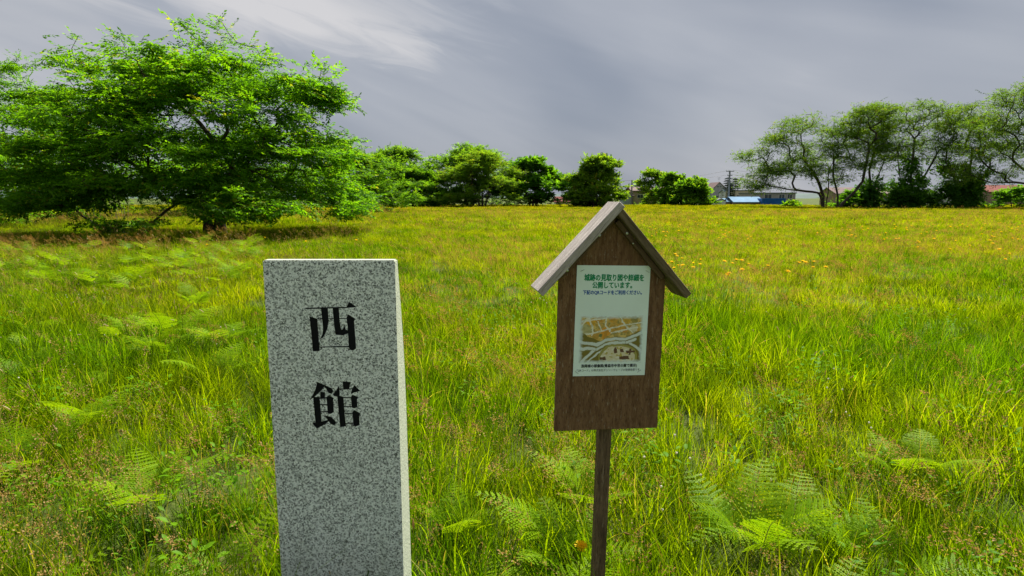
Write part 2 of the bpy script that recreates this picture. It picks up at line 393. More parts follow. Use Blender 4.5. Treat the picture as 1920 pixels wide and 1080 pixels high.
M['postwood'] = wood('dark_post_wood', (0.075, 0.048, 0.025), (0.190, 0.125, 0.070), (1, 1, 0.12), 0.6, 50, (0.26, 0.2, 0.13))
M['paper'] = plain('poster_paper', (0.80, 0.93, 0.87), 0.35, 0.03, 9, spec=0.5)
M['ink_green'] = plain('ink_green', (0.0, 0.27, 0.10), 0.5, 0.05)
M['ink_blue'] = plain('ink_blue', (0.01, 0.10, 0.40), 0.5, 0.05)
M['ink_black'] = plain('ink_black', (0.015, 0.018, 0.02), 0.5, 0.05)
M['steel'] = plain('steel', (0.45, 0.47, 0.44), 0.35, 0.15, 200, metal=0.9)

def text_mesh(body, w, h, bold_px):
    """one line of lettering, centred, w wide and about h tall, lying in the xz plane"""
    cu = bpy.data.curves.new('t', 'FONT'); cu.body = body; cu.size = 1.0; cu.resolution_u = 2
    cu.align_x = 'LEFT'; cu.offset = 0.0
    ob = bpy.data.objects.new('t', cu); COL.objects.link(ob)
    bpy.context.view_layer.update(); dg = bpy.context.evaluated_depsgraph_get()
    me = bpy.data.meshes.new_from_object(ob.evaluated_get(dg)); bpy.data.objects.remove(ob); bpy.data.curves.remove(cu)
    n = len(me.vertices); co = np.zeros(n*3, np.float32); me.vertices.foreach_get('co', co); co = co.reshape(-1, 3)
    lo, hi = co.min(0), co.max(0); s = np.array([w/(hi[0]-lo[0]), h/(hi[1]-lo[1])])
    x = (co[:, 0]-(lo[0]+hi[0])/2)*s[0]; z = (co[:, 1]-(lo[1]+hi[1])/2)*s[1]
    tris = []; me.calc_loop_triangles(); t3 = np.zeros(len(me.loop_triangles)*3, np.int32); me.loop_triangles.foreach_get('vertices', t3); t3 = t3.reshape(-1, 3)
    V = []; F = []; e = bold_px*h
    for k, (ax, az) in enumerate(((0, 0), (e, 0), (-e, 0), (0, e), (0, -e), (.7*e, .7*e), (-.7*e, -.7*e), (.7*e, -.7*e), (-.7*e, .7*e)) if bold_px else ((0, 0),)):
        V.append(np.stack([x+ax, x*0-0.00001*k, z+az], 1)); F.append(t3+k*n)
    bpy.data.meshes.remove(me)
    return np_mesh('lettering', np.concatenate(V), [np.concatenate(F)])
def seg_dist(px, py, pl):
    d = np.full(px.shape, 9.0)
    for (x0, y0), (x1, y1) in zip(pl, pl[1:]):
        vx, vy = x1-x0, y1-y0; t = np.clip(((px-x0)*vx+(py-y0)*vy)/(vx*vx+vy*vy), 0, 1)
        d = np.minimum(d, np.hypot(px-x0-t*vx, (py-y0-t*vy)))
    return d
def map_mesh(w, h):
    """flat printed picture: one small face for each dot of the print, coloured by what is printed there"""
    nu, nv = 170, 126; U, Vv = np.meshgrid((np.arange(nu)+.5)/nu, (np.arange(nv)+.5)/nv); a = h/w
    jx = (vnoise(U*14, Vv*14, 1)-.5)*.03; jy = (vnoise(U*14, Vv*14, 2)-.5)*.03; X = U+jx; Y = Vv+jy
    def d(pl): return seg_dist(X, Y*a, [(p, q*a) for p, q in pl])
    C = np.empty(U.shape+(3,)); C[:] = (0.64, 0.41, 0.09)
    def put(mask, col, alpha=1.0):
        m = mask.astype(float)[..., None]*alpha; C[:] = C*(1-m)+np.array(col)*m
    put(vnoise(X*26, Y*20, 4) > .55, (0.76, 0.56, 0.18), .8); put(vnoise(X*40, Y*30, 5) > .7, (0.30, 0.26, 0.08), .8)
    for bx, by, r, col in ((.18,.14,.06,(.80,.42,.02)),(.30,.10,.05,(.60,.30,.04)),(.52,.08,.07,(.76,.36,.03)),(.73,.10,.06,(.70,.42,.05)),(.40,.36,.08,(.78,.32,.02)),
                           (.25,.41,.06,(.55,.30,.05)),(.52,.27,.06,(.62,.33,.05)),(.63,.23,.06,(.66,.36,.05)),(.70,.32,.05,(.60,.30,.05)),(.55,.14,.05,(.62,.36,.06)),
                           (.86,.12,.07,(.34,.28,.08)),(.08,.30,.09,(.50,.46,.22)),(.33,.42,.03,(.12,.2,.06)),(.85,.28,.06,(.72,.66,.48))):
        put(np.hypot(X-bx, (Y-by)*a) < r*(.7+.6*vnoise(X*22, Y*22, 7)), col, .9)
    white = (0.84, 0.82, 0.66)
    for pl, wd in (([(0,.42),(.2,.36),(.5,.27),(.75,.2),(1,.14)],.012),([(.14,.05),(.19,.22),(.2,.4)],.012),([(.42,.03),(.40,.2),(.47,.33)],.012),
                   ([(.62,.04),(.7,.2),(.83,.36)],.010),([(.03,.22),(.1,.12),(.4,.05)],.010),([(.28,.12),(.34,.3)],.010),([(.5,.36),(.9,.26)],.010),([(.05,.12),(.25,.0)],.02)):
        put(d(pl) < wd, white, .95)
    put(Y > .46+.10*np.sin(X*6-1.2)-.22*np.clip(X-.75, 0, 1), (0.20, 0.155, 0.02))                       # earth banks
    put(vnoise(X*30, Y*30, 8) > .6, (0.20, 0.18, 0.04), .3)
    for pl, wd in (([(0,.55),(.14,.58),(.27,.61),(.40,.52),(.55,.49),(.73,.49),(.88,.42),(1,.34)],.020),([(.03,.99),(.14,.84),(.25,.71),(.40,.61),(.56,.57),(.75,.57)],.019),
                   ([(.8,.58),(.9,.66),(1,.76)],.02),([(0,.70),(.12,.68),(.24,.70)],.022),([(.12,1),(.2,.9),(.3,.78),(.5,.63)],.012),([(.75,.57),(.88,.5)],.02)):
        dd = d(pl); put(dd < wd*1.35, (0.34, 0.34, 0.22)); put(dd < wd, (0.70, 0.76, 0.70))
    isl = np.hypot((X-.62)/.31, (Y-.86)/.26)
    put(isl < 1.0, (0.36, 0.32, 0.08)); put(isl < .86, (0.72, 0.64, 0.42)); put((isl < .86) & (vnoise(X*24, Y*24, 9) > .62), (0.80, 0.76, 0.60)); put((isl < .86) & (vnoise(X*30, Y*30, 10) > .78), (0.50, 0.40, 0.10))
    for x0, x1, y0, y1 in ((.33,.43,.86,.93),(.54,.60,.70,.78),(.66,.71,.69,.78),(.65,.80,.85,.92),(.74,.89,.74,.79),(.79,.82,.70,.83),(.55,.58,.66,.7)):
        put((X > x0) & (X < x1) & (Y > y0) & (Y < y1), (0.13, 0.06, 0.035))
    paper = np.array((0.80, 0.93, 0.87)); e = np.minimum(np.minimum(U, 1-U)/.05, np.minimum(Vv, 1-Vv)/.07)
    k = np.clip(e-.15+(vnoise(U*30, Vv*30, 3)-.5)*.5, 0, 1)[..., None]
    bl = np.array((0.36, 0.45, 0.62)); rim = np.clip(1-np.abs(k-.35)/.35, 0, 1)*.25
    C = paper*(1-k)+C*k; C = C*(1-rim)+bl*rim
    xs = (np.arange(nu+1)/nu-.5)*w; zs = (.5-np.arange(nv+1)/nv)*h; XX, ZZ = np.meshgrid(xs, zs)
    V = np.stack([XX, XX*0, ZZ], -1).reshape(-1, 3); i = (np.arange(nv)[:, None]*(nu+1)+np.arange(nu)[None]).ravel()
    me = np_mesh('printed_map', V, [np.stack([i, i+nu+1, i+nu+2, i+1], 1)])
    at = me.attributes.new('ink', 'FLOAT_COLOR', 'FACE'); at.data.foreach_set('color', np.concatenate([C.reshape(-1, 3), np.ones((nu*nv, 1))], 1).astype(np.float32).ravel())
    return me
def make_sign():
    root = empty('notice_board', (0.262, 1.70, 0.0), R(8), R(1.1))
    tag(root, 'brown wooden notice board with small pitched roof and poster, on a single post', 'notice board')
    sl = R(48.0); cs, sn = math.cos(sl), math.sin(sl); AX, AZ = -0.010, 1.436          # ridge (top outer corner)
    TH = 0.021                                                                    # roof board thickness
    # board: five-sided panel under the roof
    hw = 0.1515; ridge_under = AZ-0.036
    zs = ridge_under-(hw-AX)*math.tan(sl)
    MB().prism_y([(-hw-.005, 0.783), (hw, 0.783), (hw, zs), (AX, ridge_under), (-hw-.005, ridge_under-(hw+.005+AX)*math.tan(sl))], 0.0, 0.014).build('board', M['ply'], root, 0.0012)
    def slope(side, s0, s1, t0, t1, y0, y1, name, mat, bev=0.0015, rag=False):
        # plank lying along the slope: local x along slope, local z thickness
        me_b = MB(); n = 14 if rag else 1
        for k in range(n): pass
        L = s1-s0; o = me_b.box(-L/2, L/2, y0, y1, t0, t1).build(name, mat, root, bev)
        mid = (s0+s1)/2; o.location = (AX+side*mid*cs, 0, AZ-mid*sn); o.rotation_euler = (0, side*sl if side > 0 else -sl, 0)
        if side < 0: o.rotation_euler = (0, -sl, 0)
        return o
    y0, y1 = -0.048, 0.062
    slope(-1, -0.004, 0.322, -TH, 0, y0, y1, 'roof_board', M['roofwood_silver'])
    slope(1, 0.0225, 0.333, -TH, 0, y0+0.004, y1, 'roof_board', M['roofwood_brown'])
    # battens under the roof that the boards are screwed to
    slope(-1, 0.036, 0.250, -TH-0.013, -TH-0.001, -0.021, -0.001, 'batten', M['batten'])
    slope(1, 0.042, 0.252, -TH-0.015, -TH-0.001, -0.021, -0.001, 'batten', M['batten'])
    for side, s, t in ((1, 0.085, -0.029), (1, 0.118, -0.034), (-1, 0.095, -0.028), (-1, 0.225, -0.028)):
        m = MB().tube([(0, 0.002, 0), (0, -0.0012, 0), (0, -0.0022, 0)], [0.0042, 0.0042, 0.0026], 10)
        r = 1.0 if s != 0.118 else 0.6
        o = m.build('screw', M['steel'], root, smooth=False); o.scale = (r, 1, r)
        o.location = (AX+side*(s*cs+(t)*sn*1.0), -0.0215, AZ-s*sn+t*cs)
    # post
    MB().box(-0.0185, 0.0185, 0.0155, 0.050, -0.25, 0.93).build('post', M['postwood'], root, 0.002)
    # poster
    pc = (-0.0015, 1.1035); pw, ph = 0.2125, 0.317
    po = MB().box(-pw/2, pw/2, -0.0012, -0.0004, -ph/2, ph/2).build('poster', M['paper'], root); po.location = (pc[0], 0, pc[1]); po.rotation_euler = (0, R(0.25), 0)
    mm_x, mm_z = pw/668.0, ph/975.0                                              # poster drawn on a 668 x 975 layout
    def at(cx, cy): return ((cx-334)*mm_x, (487-cy)*mm_z)
    def line(s, cx, cy, w, h, mat, bold):
        o = link('lettering', text_mesh(s, w*mm_x, h*mm_z, bold), mat, po); x, z = at(cx, cy); o.location = (x, -0.0017, z); return o
    line('城跡の見取り図や詳細を', 340, 104, 540, 58, M['ink_green'], 0.035)
    line('公開しています。', 325, 170, 360, 54, M['ink_green'], 0.035)
    line('下記のQRコードをご利用ください。', 330, 234, 536, 40, M['ink_blue'], 0.03)
    line('浪岡城の想像図(青森市中世の館で展示)', 330, 886, 516, 34, M['ink_black'], 0.03)
    line('「QRコード」は株式会社デンソーウェーブの登録商標です。', 330, 924, 590, 24, M['ink_black'], 0.0)
    t = NT('printed_ink'); mi = t.bsdf(t.attr('ink').outputs['Color'], 0.4, 0, 0.5)
    mo = link('printed_picture', map_mesh(585*mm_x, 428*mm_z), mi, po); x, z = at(338, 648); mo.location = (x, -0.0016, z)
    for cx, cy, r in ((48, 45, 25), (640, 50, -30), (34, 940, -40), (612, 938, 35)):
        st = MB().tube([(-0.006, 0.002, 0), (-0.006, -0.0008, 0), (0.006, -0.0008, 0), (0.006, 0.002, 0)], 0.00055, 5).build('staple', M['steel'], po)
        x, z = at(cx, cy); st.location = (x, -0.0012, z); st.rotation_euler = (0, R(-r), 0)
make_sign()

# ------------------------------------------------------------------ trees
def spray_templates(rng, nvar, nleaf, length, leaf_len, leaf_w, droop=0.35):
    """leafy sprays along +x, upper side +z; each leaf two folded triangles"""
    T = []
    for _ in range(nvar):
        V = []
        for i in range(nleaf):
            s = (i+0.6)/nleaf; side = 1 if i % 2 else -1
            base = np.array([s*length, 0, -0.12*length*s*s]) + rng.normal(0, 0.012, 3)
            ang = side*R(rng.uniform(35, 75))*(1-0.5*s); ll = leaf_len*rng.uniform(0.7, 1.15)
            d = np.array([math.cos(ang), math.sin(ang), -droop*rng.uniform(0.2, 1.6)]); d /= np.linalg.norm(d)
            wv = np.cross(d, [0, 0, 1]) + rng.normal(0, 0.35, 3); wv -= d*wv.dot(d); wv /= np.linalg.norm(wv); nn = np.cross(wv, d)
            m = base+d*ll*0.45
            V += [base, m+wv*leaf_w*0.5-nn*0.0+nn*leaf_w*0.15, base+d*ll, m-wv*leaf_w*0.5+nn*leaf_w*0.15]
        T.append(np.array(V))
    return np.array(T)                                   # (nvar, nleaf*4, 3)
def frames(ax, up, rng, rolln):
    ax = ax/np.linalg.norm(ax, axis=1, keepdims=True); n = up+rng.normal(0, rolln, ax.shape)
    n -= ax*(n*ax).sum(1, keepdims=True); n /= np.linalg.norm(n, axis=1, keepdims=True)
    return np.stack([ax, np.cross(n, ax), n], 2)         # columns x,y,z
def leaves_mesh(name, P, Rm, S, T, rng):
    k = rng.integers(0, len(T), len(P)); L = T[k]*S[:, None, None]
    V = np.einsum('nij,nmj->nmi', Rm, L)+P[:, None, :]; nl = V.shape[1]//4; V = V.reshape(-1, 3); q = np.arange(len(V)//4)*4
    F = np.stack([np.stack([q, q+1, q+2], 1), np.stack([q, q+2, q+3], 1)], 1).reshape(-1, 3)
    var = np.repeat(np.clip(np.repeat(rng.normal(0.45, 0.22, len(P)), nl)+rng.normal(0, 0.18, len(q)), 0, 1), 2)
    return np_mesh(name, V, [F], False, None, {'var': ('FACE', var)})
def tube_mesh(name, chains):
    V = []; F = []; b = 0
    for P, r in chains:
        P = np.array(P, float); r = np.array(r, float); n = 8 if r.max() > 0.12 else (5 if r.max() > 0.03 else 3); m = len(P)
        if m < 2: continue
        D = np.gradient(P, axis=0); D /= np.linalg.norm(D, axis=1, keepdims=True)+1e-9
        a = np.cross(D, [0.31, 0.22, 0.93]); a /= np.linalg.norm(a, axis=1, keepdims=True)+1e-9; c = np.cross(D, a)
        th = np.arange(n)*2*math.pi/n
        ring = P[:, None]+(a[:, None]*np.cos(th)[None, :, None]+c[:, None]*np.sin(th)[None, :, None])*r[:, None, None]
        V.append(ring.reshape(-1, 3)); i, k = np.meshgrid(np.arange(m-1), np.arange(n), indexing='ij'); i = i.ravel(); k = k.ravel(); k2 = (k+1) % n
        F.append(np.stack([b+i*n+k, b+i*n+k2, b+(i+1)*n+k2, b+(i+1)*n+k], 1)); b += m*n
    return np_mesh(name, np.concatenate(V), [np.concatenate(F)], True)
def grow(trunks, pts, rng, step=0.4, fork=1.0, bend=0.45, sag=0.0, r_tip=0.007, expo=2.4, r_max=0.4, alpha=0.22):
    """trunks: list of polylines; pts: crown points. Each point is reached by the cheapest branch from what has grown."""
    nodes = []; par = []; pl = []; ok = []
    for t in trunks:
        t = [np.array(p, float) for p in t]; prev = -1 if not nodes or True else 0
        for a, b in zip(t, t[1:]):
            m = max(1, int(np.linalg.norm(b-a)/step))
            for j in range(m+(1 if b is t[-1] else 0)):
                p = a+(b-a)*j/m+rng.normal(0, 0.02, 3)*(1 if j else 0)
                nodes.append(p); par.append(prev); pl.append(0 if prev < 0 else pl[prev]+np.linalg.norm(p-nodes[prev])); ok.append(p[2] > fork); prev = len(nodes)-1
    top = np.array([t[-1] for t in trunks]).mean(0)
    order = np.argsort(np.linalg.norm((pts-top)*np.array([1, 1, 0.8]), axis=1)); cap = len(nodes)+len(pts)*60
    A = np.zeros((cap, 3)); A[:len(nodes)] = nodes; PL = np.zeros(cap); PL[:len(nodes)] = pl; OK = np.zeros(cap); OK[:len(nodes)] = np.where(ok, 0, 50); n = len(nodes)
    tips = []
    for oi in order:
        p = pts[oi]; d = np.linalg.norm(A[:n]-p, axis=1); c = d+alpha*PL[:n]+OK[:n]+np.clip(A[:n, 2]-p[2], 0, 9)*0.5
        j = int(np.argmin(c)); dist = d[j]; m = max(2, int(dist/step))
        pd = A[j]-A[par[j]] if par[j] >= 0 else np.array([0, 0, 1.0]); pd = pd/(np.linalg.norm(pd)+1e-9)
        ctrl = A[j]+pd*dist*bend+rng.normal(0, 0.06, 3)*dist; prev = j; a0 = A[j].copy()
        for k in range(1, m+1):
            s = k/m; q = a0*(1-s)**2+ctrl*2*s*(1-s)+p*s*s; q = q+(rng.normal(0, 0.035, 3) if k < m else 0); q[2] -= sag*s*s
            if n >= cap: break
            A[n] = q; par.append(prev); PL[n] = PL[prev]+np.linalg.norm(q-A[prev]); prev = n; n += 1
        tips.append(prev)
    A = A[:n]; par = np.array(par[:n]); kids = [[] for _ in range(n)]
    for i, q in enumerate(par):
        if q >= 0: kids[q].append(i)
    r = np.zeros(n)
    for i in range(n-1, -1, -1):
        r[i] = r_tip if not kids[i] else sum(r[k]**expo for k in kids[i])**(1/expo)+0.0004
    # nodes are appended parent-first, so the reverse sweep above is complete
    r = np.minimum(r, r_max)
    chains = []; stack = [i for i in range(n) if par[i] < 0]; start = {i: None for i in stack}
    while stack:
        i = stack.pop(); P = []; rr = []
        if par[i] >= 0: P.append(A[par[i]]); rr.append(min(r[par[i]], r[i]*1.25))
        while True:
            P.append(A[i]); rr.append(r[i])
            if not kids[i]: break
            ks = sorted(kids[i], key=lambda k: -r[k]); stack += ks[1:]; i = ks[0]
        chains.append((P, rr))
    return A, par, r, chains, tips
def ell(rng, c, r, n):
    v = rng.normal(0, 1, (n, 3)); v /= np.linalg.norm(v, axis=1, keepdims=True); v *= rng.uniform(0.15, 1, (n, 1))**(1/2.2)
    return np.array(c)+v*np.array(r)
def make_tree(name, label, loc, trunks, pads, leaf, bark='bark', seed=1, sprays=6000, nleaf=14, slen=0.5, llen=0.11, lw=0.05, group=None, cat='tree',
              fork=1.0, sag=0.05, r_max=0.4, r_leaf=0.03, up=(0, 0, 1), roll=0.35, ivy=None, tilt=0.1, vert=0.3, pz=1.0, py=1.0, flare=0.6, rot=0, r_tip=0.007, step=0.4, spread=0.16):
    rng = np.random.default_rng(seed)
    root = empty(name, (loc[0], loc[1], gz(*loc)-0.04), rot); tag(root, label, cat, group)
    pts = np.concatenate([ell(rng, p[0:3], (p[3], p[4]*py, p[5]*pz), p[6])*np.array([1, py, 1]) for p in pads]); pts[:, 2] = np.maximum(pts[:, 2], 0.25)
    A, par, r, chains, tips = grow(trunks, pts, rng, step=step, fork=fork, sag=sag, r_max=r_max, r_tip=r_tip)
    if flare:
        for P, rr in chains:
            for k in range(len(P)):
                if P[k][2] < 1.1 and rr[k] > .08: rr[k] = rr[k]*(1+flare*(1-max(P[k][2], 0)/1.1)**1.5)
    link('trunk', tube_mesh('trunk', chains), M[bark], root)
    thin = np.where((r < r_leaf) & (par >= 0))[0]; k = rng.choice(thin, sprays); P = A[k]+rng.normal(0, spread, (sprays, 3))*np.array([1.25, 1.25, .45])
    d = A[k]-A[par[k]]; d /= np.linalg.norm(d, axis=1, keepdims=True)+1e-9
    ax = d*np.array([.7, .7, .45])+rng.normal(0, 0.75, d.shape)*np.array([1, 1, vert]); ax[:, 2] += tilt
    P = P-ax/np.linalg.norm(ax, axis=1, keepdims=True)*slen*0.35; P[:, 2] = np.maximum(P[:, 2], 0.2)
    T = spray_templates(rng, 10, nleaf, slen, llen, lw)
    Rm = frames(ax, np.tile(np.array(up, float), (sprays, 1)), rng, roll)
    link('crown', leaves_mesh('crown', P, Rm, rng.uniform(0.7, 1.25, sprays), T, rng), M[leaf], root)
    if ivy:
        nI, zmax, rad, ll = ivy; cand = np.where((r > np.quantile(r[A[:, 2] < zmax], .66)) & (A[:, 2] < zmax))[0]; kk = rng.choice(cand, nI)
        lump = rng.choice(cand, 44); li = rng.integers(0, len(lump), nI); size = rng.uniform(.2, 1.0, len(lump))*rad*.8*np.clip(1.25-A[lump, 2]/zmax, .3, 1)
        v = rng.normal(0, 1, (nI, 3)); v /= np.linalg.norm(v, axis=1, keepdims=True)
        off = rng.normal(0, .35, (len(lump), 3))*rad*np.array([1, 1, .3])
        PI = A[lump[li]]+off[li]+v*(size[li]*rng.uniform(.3, 1, nI)**.5)[:, None]*np.array([1, 1, 1.15]); PI[:, 2] = np.maximum(PI[:, 2], 0.15)
        ax = v+np.array([0, 0, -0.5])
        link('ivy', leaves_mesh('ivy', PI, frames(ax, v, rng, 0.4), rng.uniform(0.7, 1.3, nI), spray_templates(rng, 6, 8, ll*3, ll, ll*0.8, 0.5), rng), M['leaf_ivy'], root)
    return root

# big spreading cherry standing in the field
make_tree('cherry_tree', 'broad spreading cherry tree standing alone in the meadow, low branches nearly touching the grass', (-11.6, 24.0),
  [[(0,0,-.2),(.05,0,.5),(-.05,.05,1.1),(-.15,0,1.7)],[(.16,.1,-.2),(.22,.1,.8),(.55,.2,1.6)],[(-.18,-.05,-.2),(-.2,-.1,.7),(-.75,-.1,1.6)]],
  [(-.2,.3,6.0,3.0,2.8,.75,46),(.6,-1.2,6.1,2.6,1.6,.5,30),(-1.9,.6,6.3,2.0,1.8,.6,28),(3.1,.2,5.5,1.8,2.2,.65,34),(4.5,.2,5.35,.75,.9,.75,14),(2.4,-1.6,4.4,2.0,1.8,.6,26),
   (3.6,.6,3.8,2.0,2.6,.65,34),(4.4,-.8,3.0,1.5,1.8,.5,22),(4.4,.2,1.75,1.6,2.0,.5,30),(5.4,-.3,1.2,.8,1.0,.35,12),(3.0,-2.0,1.9,1.8,1.6,.5,22),(2.2,2.5,2.6,2.4,1.8,.8,22),
   (-3.6,.2,6.2,1.5,1.6,.45,14),(-4.9,.2,6.6,.6,.8,.35,4),(-4.2,.3,4.9,2.2,2.4,.7,36),(-3.0,-2.0,4.0,2.0,1.6,.6,26),(-5.9,.2,3.7,1.9,2.2,.7,34),(-6.7,.1,2.4,1.5,1.8,.6,28),(-4.6,-1.9,2.5,2.0,1.6,.6,26),
   (-6.9,-.4,1.25,1.3,1.5,.4,16),(-3.4,2.4,2.6,2.6,1.8,.9,22),(0,-2.4,3.4,2.2,1.4,.6,26),(.5,-2.6,2.2,2.4,1.2,.5,26),(-1.8,-2.6,1.9,1.6,1.2,.4,14),(2.0,-2.6,1.5,1.6,1.2,.35,14),(0,2.6,4.2,2.6,1.6,1.0,24),
   (.75,.2,8.0,.15,.2,.25,2),(-.55,.2,7.85,.2,.2,.2,2),(.15,.0,7.0,.9,.5,.2,3),(1.3,.1,7.3,.2,.2,.2,1),(-3.9,.2,7.7,.4,.3,.2,1),(-4.7,.1,7.5,.3,.3,.2,1),(-3.1,.1,7.1,.4,.4,.2,1),(4.4,.1,6.4,.4,.4,.2,2),(2.3,.2,6.7,.5,.4,.2,2),
   (-2.6,-.5,5.3,2.2,2,.6,30),(-1.2,-1.8,4.8,2,1.6,.6,26),(1.6,-1.8,5.2,1.8,1.4,.6,24),(1.7,-2.8,3.1,2,1.2,.6,24),(-2.6,-2.8,3.1,2,1.2,.6,26),(-.5,-3.0,2.0,2.6,1,.5,22),(2.9,-3.0,1.2,1.8,1,.4,20),(-3.4,-2.8,1.5,2,1,.5,22),(-2.4,-1.2,.62,1.2,.8,.16,9),(-3.0,-1.0,.45,.6,.5,.1,4)],
  'leaf_cherry', seed=3, sprays=16500, nleaf=14, slen=.55, llen=.135, lw=.06, fork=.75, sag=.10, r_max=.5, r_leaf=.045, r_tip=.012, spread=.24, flare=1.2, pz=.65, py=1.3, roll=.24, vert=.18, tilt=.02)

def dome(rng, h, rx, ry, n, z0=0.9, flat=0.28, lean=(0, 0)):
    """pads scattered over a dome-shaped crown"""
    out = []
    for i in range(n):
        t = rng.uniform(0, 1); a = rng.uniform(0, 2*math.pi); z = z0+(h-z0)*t**0.85
        lim = math.sqrt(max(0, 1-((z-z0*1.2)/(h-z0*1.2))**2)) if z > z0*1.2 else 0.92
        q = lim*rng.uniform(0.12, 1.0)**.7; pr = rng.uniform(0.22, 0.36)
        out.append((lean[0]*t+rx*q*math.cos(a), lean[1]*t+ry*q*math.sin(a), z*0.93, rx*pr, ry*pr, (h-z0)*flat*pr+0.2, 12))
    return out
def dome_tree(name, label, x, y, h, rx, ry, leaf, seed, sprays, npads=30, z0=0.9, trunks=None, **kw):
    rng = np.random.default_rng(seed+100)
    trunks = trunks or [[(0,0,-.2),(.1,0,h*.12),(.0,.1,h*.28)],[(.3,.1,-.2),(.7,.1,h*.15),(1.0,.2,h*.3)],[(-.2,0,-.2),(-.6,0,h*.14),(-1.0,-.1,h*.27)]]
    return make_tree(name, label, (x, y), trunks, dome(rng, h, rx, ry, npads, z0), leaf, seed=seed, sprays=sprays, fork=h*.08, **kw)

# trees along the left edge of the field, from near to far
dome_tree('cherry_tree', 'tall dense cherry tree beside the lone spreading one, trunk hidden in shade', -28.6, 30.5, 9.9, 6.2, 7.5, 'leaf_cherry', 11, 8500, 56, .8, nleaf=15, slen=.6, llen=.125, lw=.055, step=.5)
dome_tree('cherry_tree', 'dark leafy tree at the wood edge behind the spreading cherry', -30.5, 43.0, 8.8, 6.0, 5.0, 'leaf_deep', 12, 4000, 40, .6, nleaf=14, slen=.7, llen=.16, lw=.07, step=.6)
dome_tree('cherry_tree', 'bright green tree at the wood edge, seen through the spreading cherry', -22.0, 47.0, 6.6, 6.0, 4.5, 'leaf_bright', 13, 4200, 40, .4, nleaf=14, slen=.7, llen=.16, lw=.07, step=.6)
dome_tree('cherry_tree', 'low rounded tree behind the right side of the spreading cherry', -14.5, 56.0, 5.8, 6.2, 4.5, 'leaf_bright', 14, 4400, 40, .4, nleaf=14, slen=.7, llen=.17, lw=.075, step=.6)
# the clump of trees across the field
dome_tree('cherry_tree', 'wide pale green tree at the left end of the far tree clump', -17.5, 92.0, 9.0, 8.6, 5.0, 'leaf_far', 15, 5600, 60, .6, nleaf=12, slen=1.0, llen=.26, lw=.12, step=.7, r_tip=.012)
dome_tree('cherry_tree', 'low bushy tree in front of the far tree clump', -14.2, 88.0, 5.6, 5.8, 4.0, 'leaf_bright', 16, 5000, 48, .4, nleaf=12, slen=.9, llen=.25, lw=.12, step=.7, r_tip=.012)
dome_tree('cherry_tree', 'tallest domed tree in the middle of the far tree clump', -6.3, 93.0, 9.4, 8.2, 5.5, 'leaf_far', 17, 6600, 70, .6, nleaf=12, slen=1.0, llen=.25, lw=.11, step=.7, r_tip=.012)
dome_tree('cherry_tree', 'pale feathery tree in front of the tallest domed tree', -4.2, 87.0, 7.9, 6.4, 4.0, 'leaf_olive', 18, 6000, 58, .5, nleaf=12, slen=.9, llen=.22, lw=.09, step=.7, r_tip=.012)
dome_tree('leafy_tree', 'rounded deep green tree at the right end of the far tree clump', 3.0, 90.0, 7.1, 5.6, 4.0, 'leaf_deep', 19, 6000, 60, .4, nleaf=12, slen=.8, llen=.3, lw=.17, step=.7, r_tip=.012, tilt=.25)
dome_tree('leafy_tree', 'single olive green tree between the far clump and the tan house', 12.0, 88.0, 7.5, 4.8, 3.4, 'leaf_olive', 20, 6000, 66, .3, nleaf=12, slen=.8, llen=.26, lw=.14, step=.7, r_tip=.012, tilt=.35)
dome_tree('leafy_tree', 'bushy tree with bright crown close to the tan house', 27.0, 104.0, 5.4, 2.8, 3.0, 'leaf_bright', 21, 2800, 36, .3, nleaf=10, slen=.7, llen=.28, lw=.18, step=.7, r_tip=.012, tilt=.35)
dome_tree('leafy_tree', 'rounded bushy tree hiding the right end of the tan house', 29.4, 100.0, 4.6, 3.5, 3.2, 'leaf_bright', 22, 3600, 44, .2, nleaf=10, slen=.7, llen=.28, lw=.18, step=.7, r_tip=.012, tilt=.35)
dome_tree('leafy_tree', 'dull green tree showing above the bright bushes by the houses', 27.8, 121.0, 8.8, 4.4, 3.4, 'leaf_olive', 23, 2400, 34, 2.0, nleaf=10, slen=.8, llen=.3, lw=.18, step=.8, r_tip=.012, tilt=.3)

# old, thin-leaved cherries along the right edge of the field
SP = dict(bark='bark', nleaf=8, slen=.75, llen=.19, lw=.09, step=.6, r_tip=.028, r_max=.62, group=None, r_leaf=.10, sag=.15, spread=.5, vert=.5, roll=.45)
def sparse(label, x, y, trunks, pads, seed, sprays, **kw):
    d = dict(SP); d.update(kw); pads = [(p[0]*1.12, p[1], p[2], p[3]*1.3, p[4]*1.2, p[5]*1.9, int(p[6]*1.3)) for p in pads]; return make_tree('old_cherry_tree', label, (x, y), trunks, pads, 'leaf_sparse', seed=seed, sprays=sprays, **d)
sparse('old cherry with one long low branch reaching out towards the blue container', 39.2, 78.0,
  [[(0,0,-.2),(-.2,0,1.2),(-.6,.1,2.0),(-2.2,.1,2.2),(-4.8,0,2.5),(-7.2,0,3.0)],[(.1,.1,-.2),(.0,.1,1.6),(-.8,.2,3.6),(-2.0,0,5.2)],[(.3,0,-.2),(.6,.1,2.2),(.5,.3,4.6)]],
  [(-7.6,0,3.3,1.5,1.6,.5,16),(-6.3,0,4.6,1.7,2.0,.6,20),(-7.8,.2,6.8,1.5,1.8,.45,16),(-5.0,0,8.6,2.2,2.4,.6,24),(-2.8,.4,10.6,2.0,2.4,.6,22),(-3.0,-1,5.6,2.2,2,.8,22),(-.6,.6,7.4,2.0,2.4,.7,18),(.2,-1,4.6,2,2,.8,18),(-1.6,2,6.4,2.4,2,.8,16),(-5,1.2,5.4,2,2,.6,14)],
  31, 5000, fork=1.2)
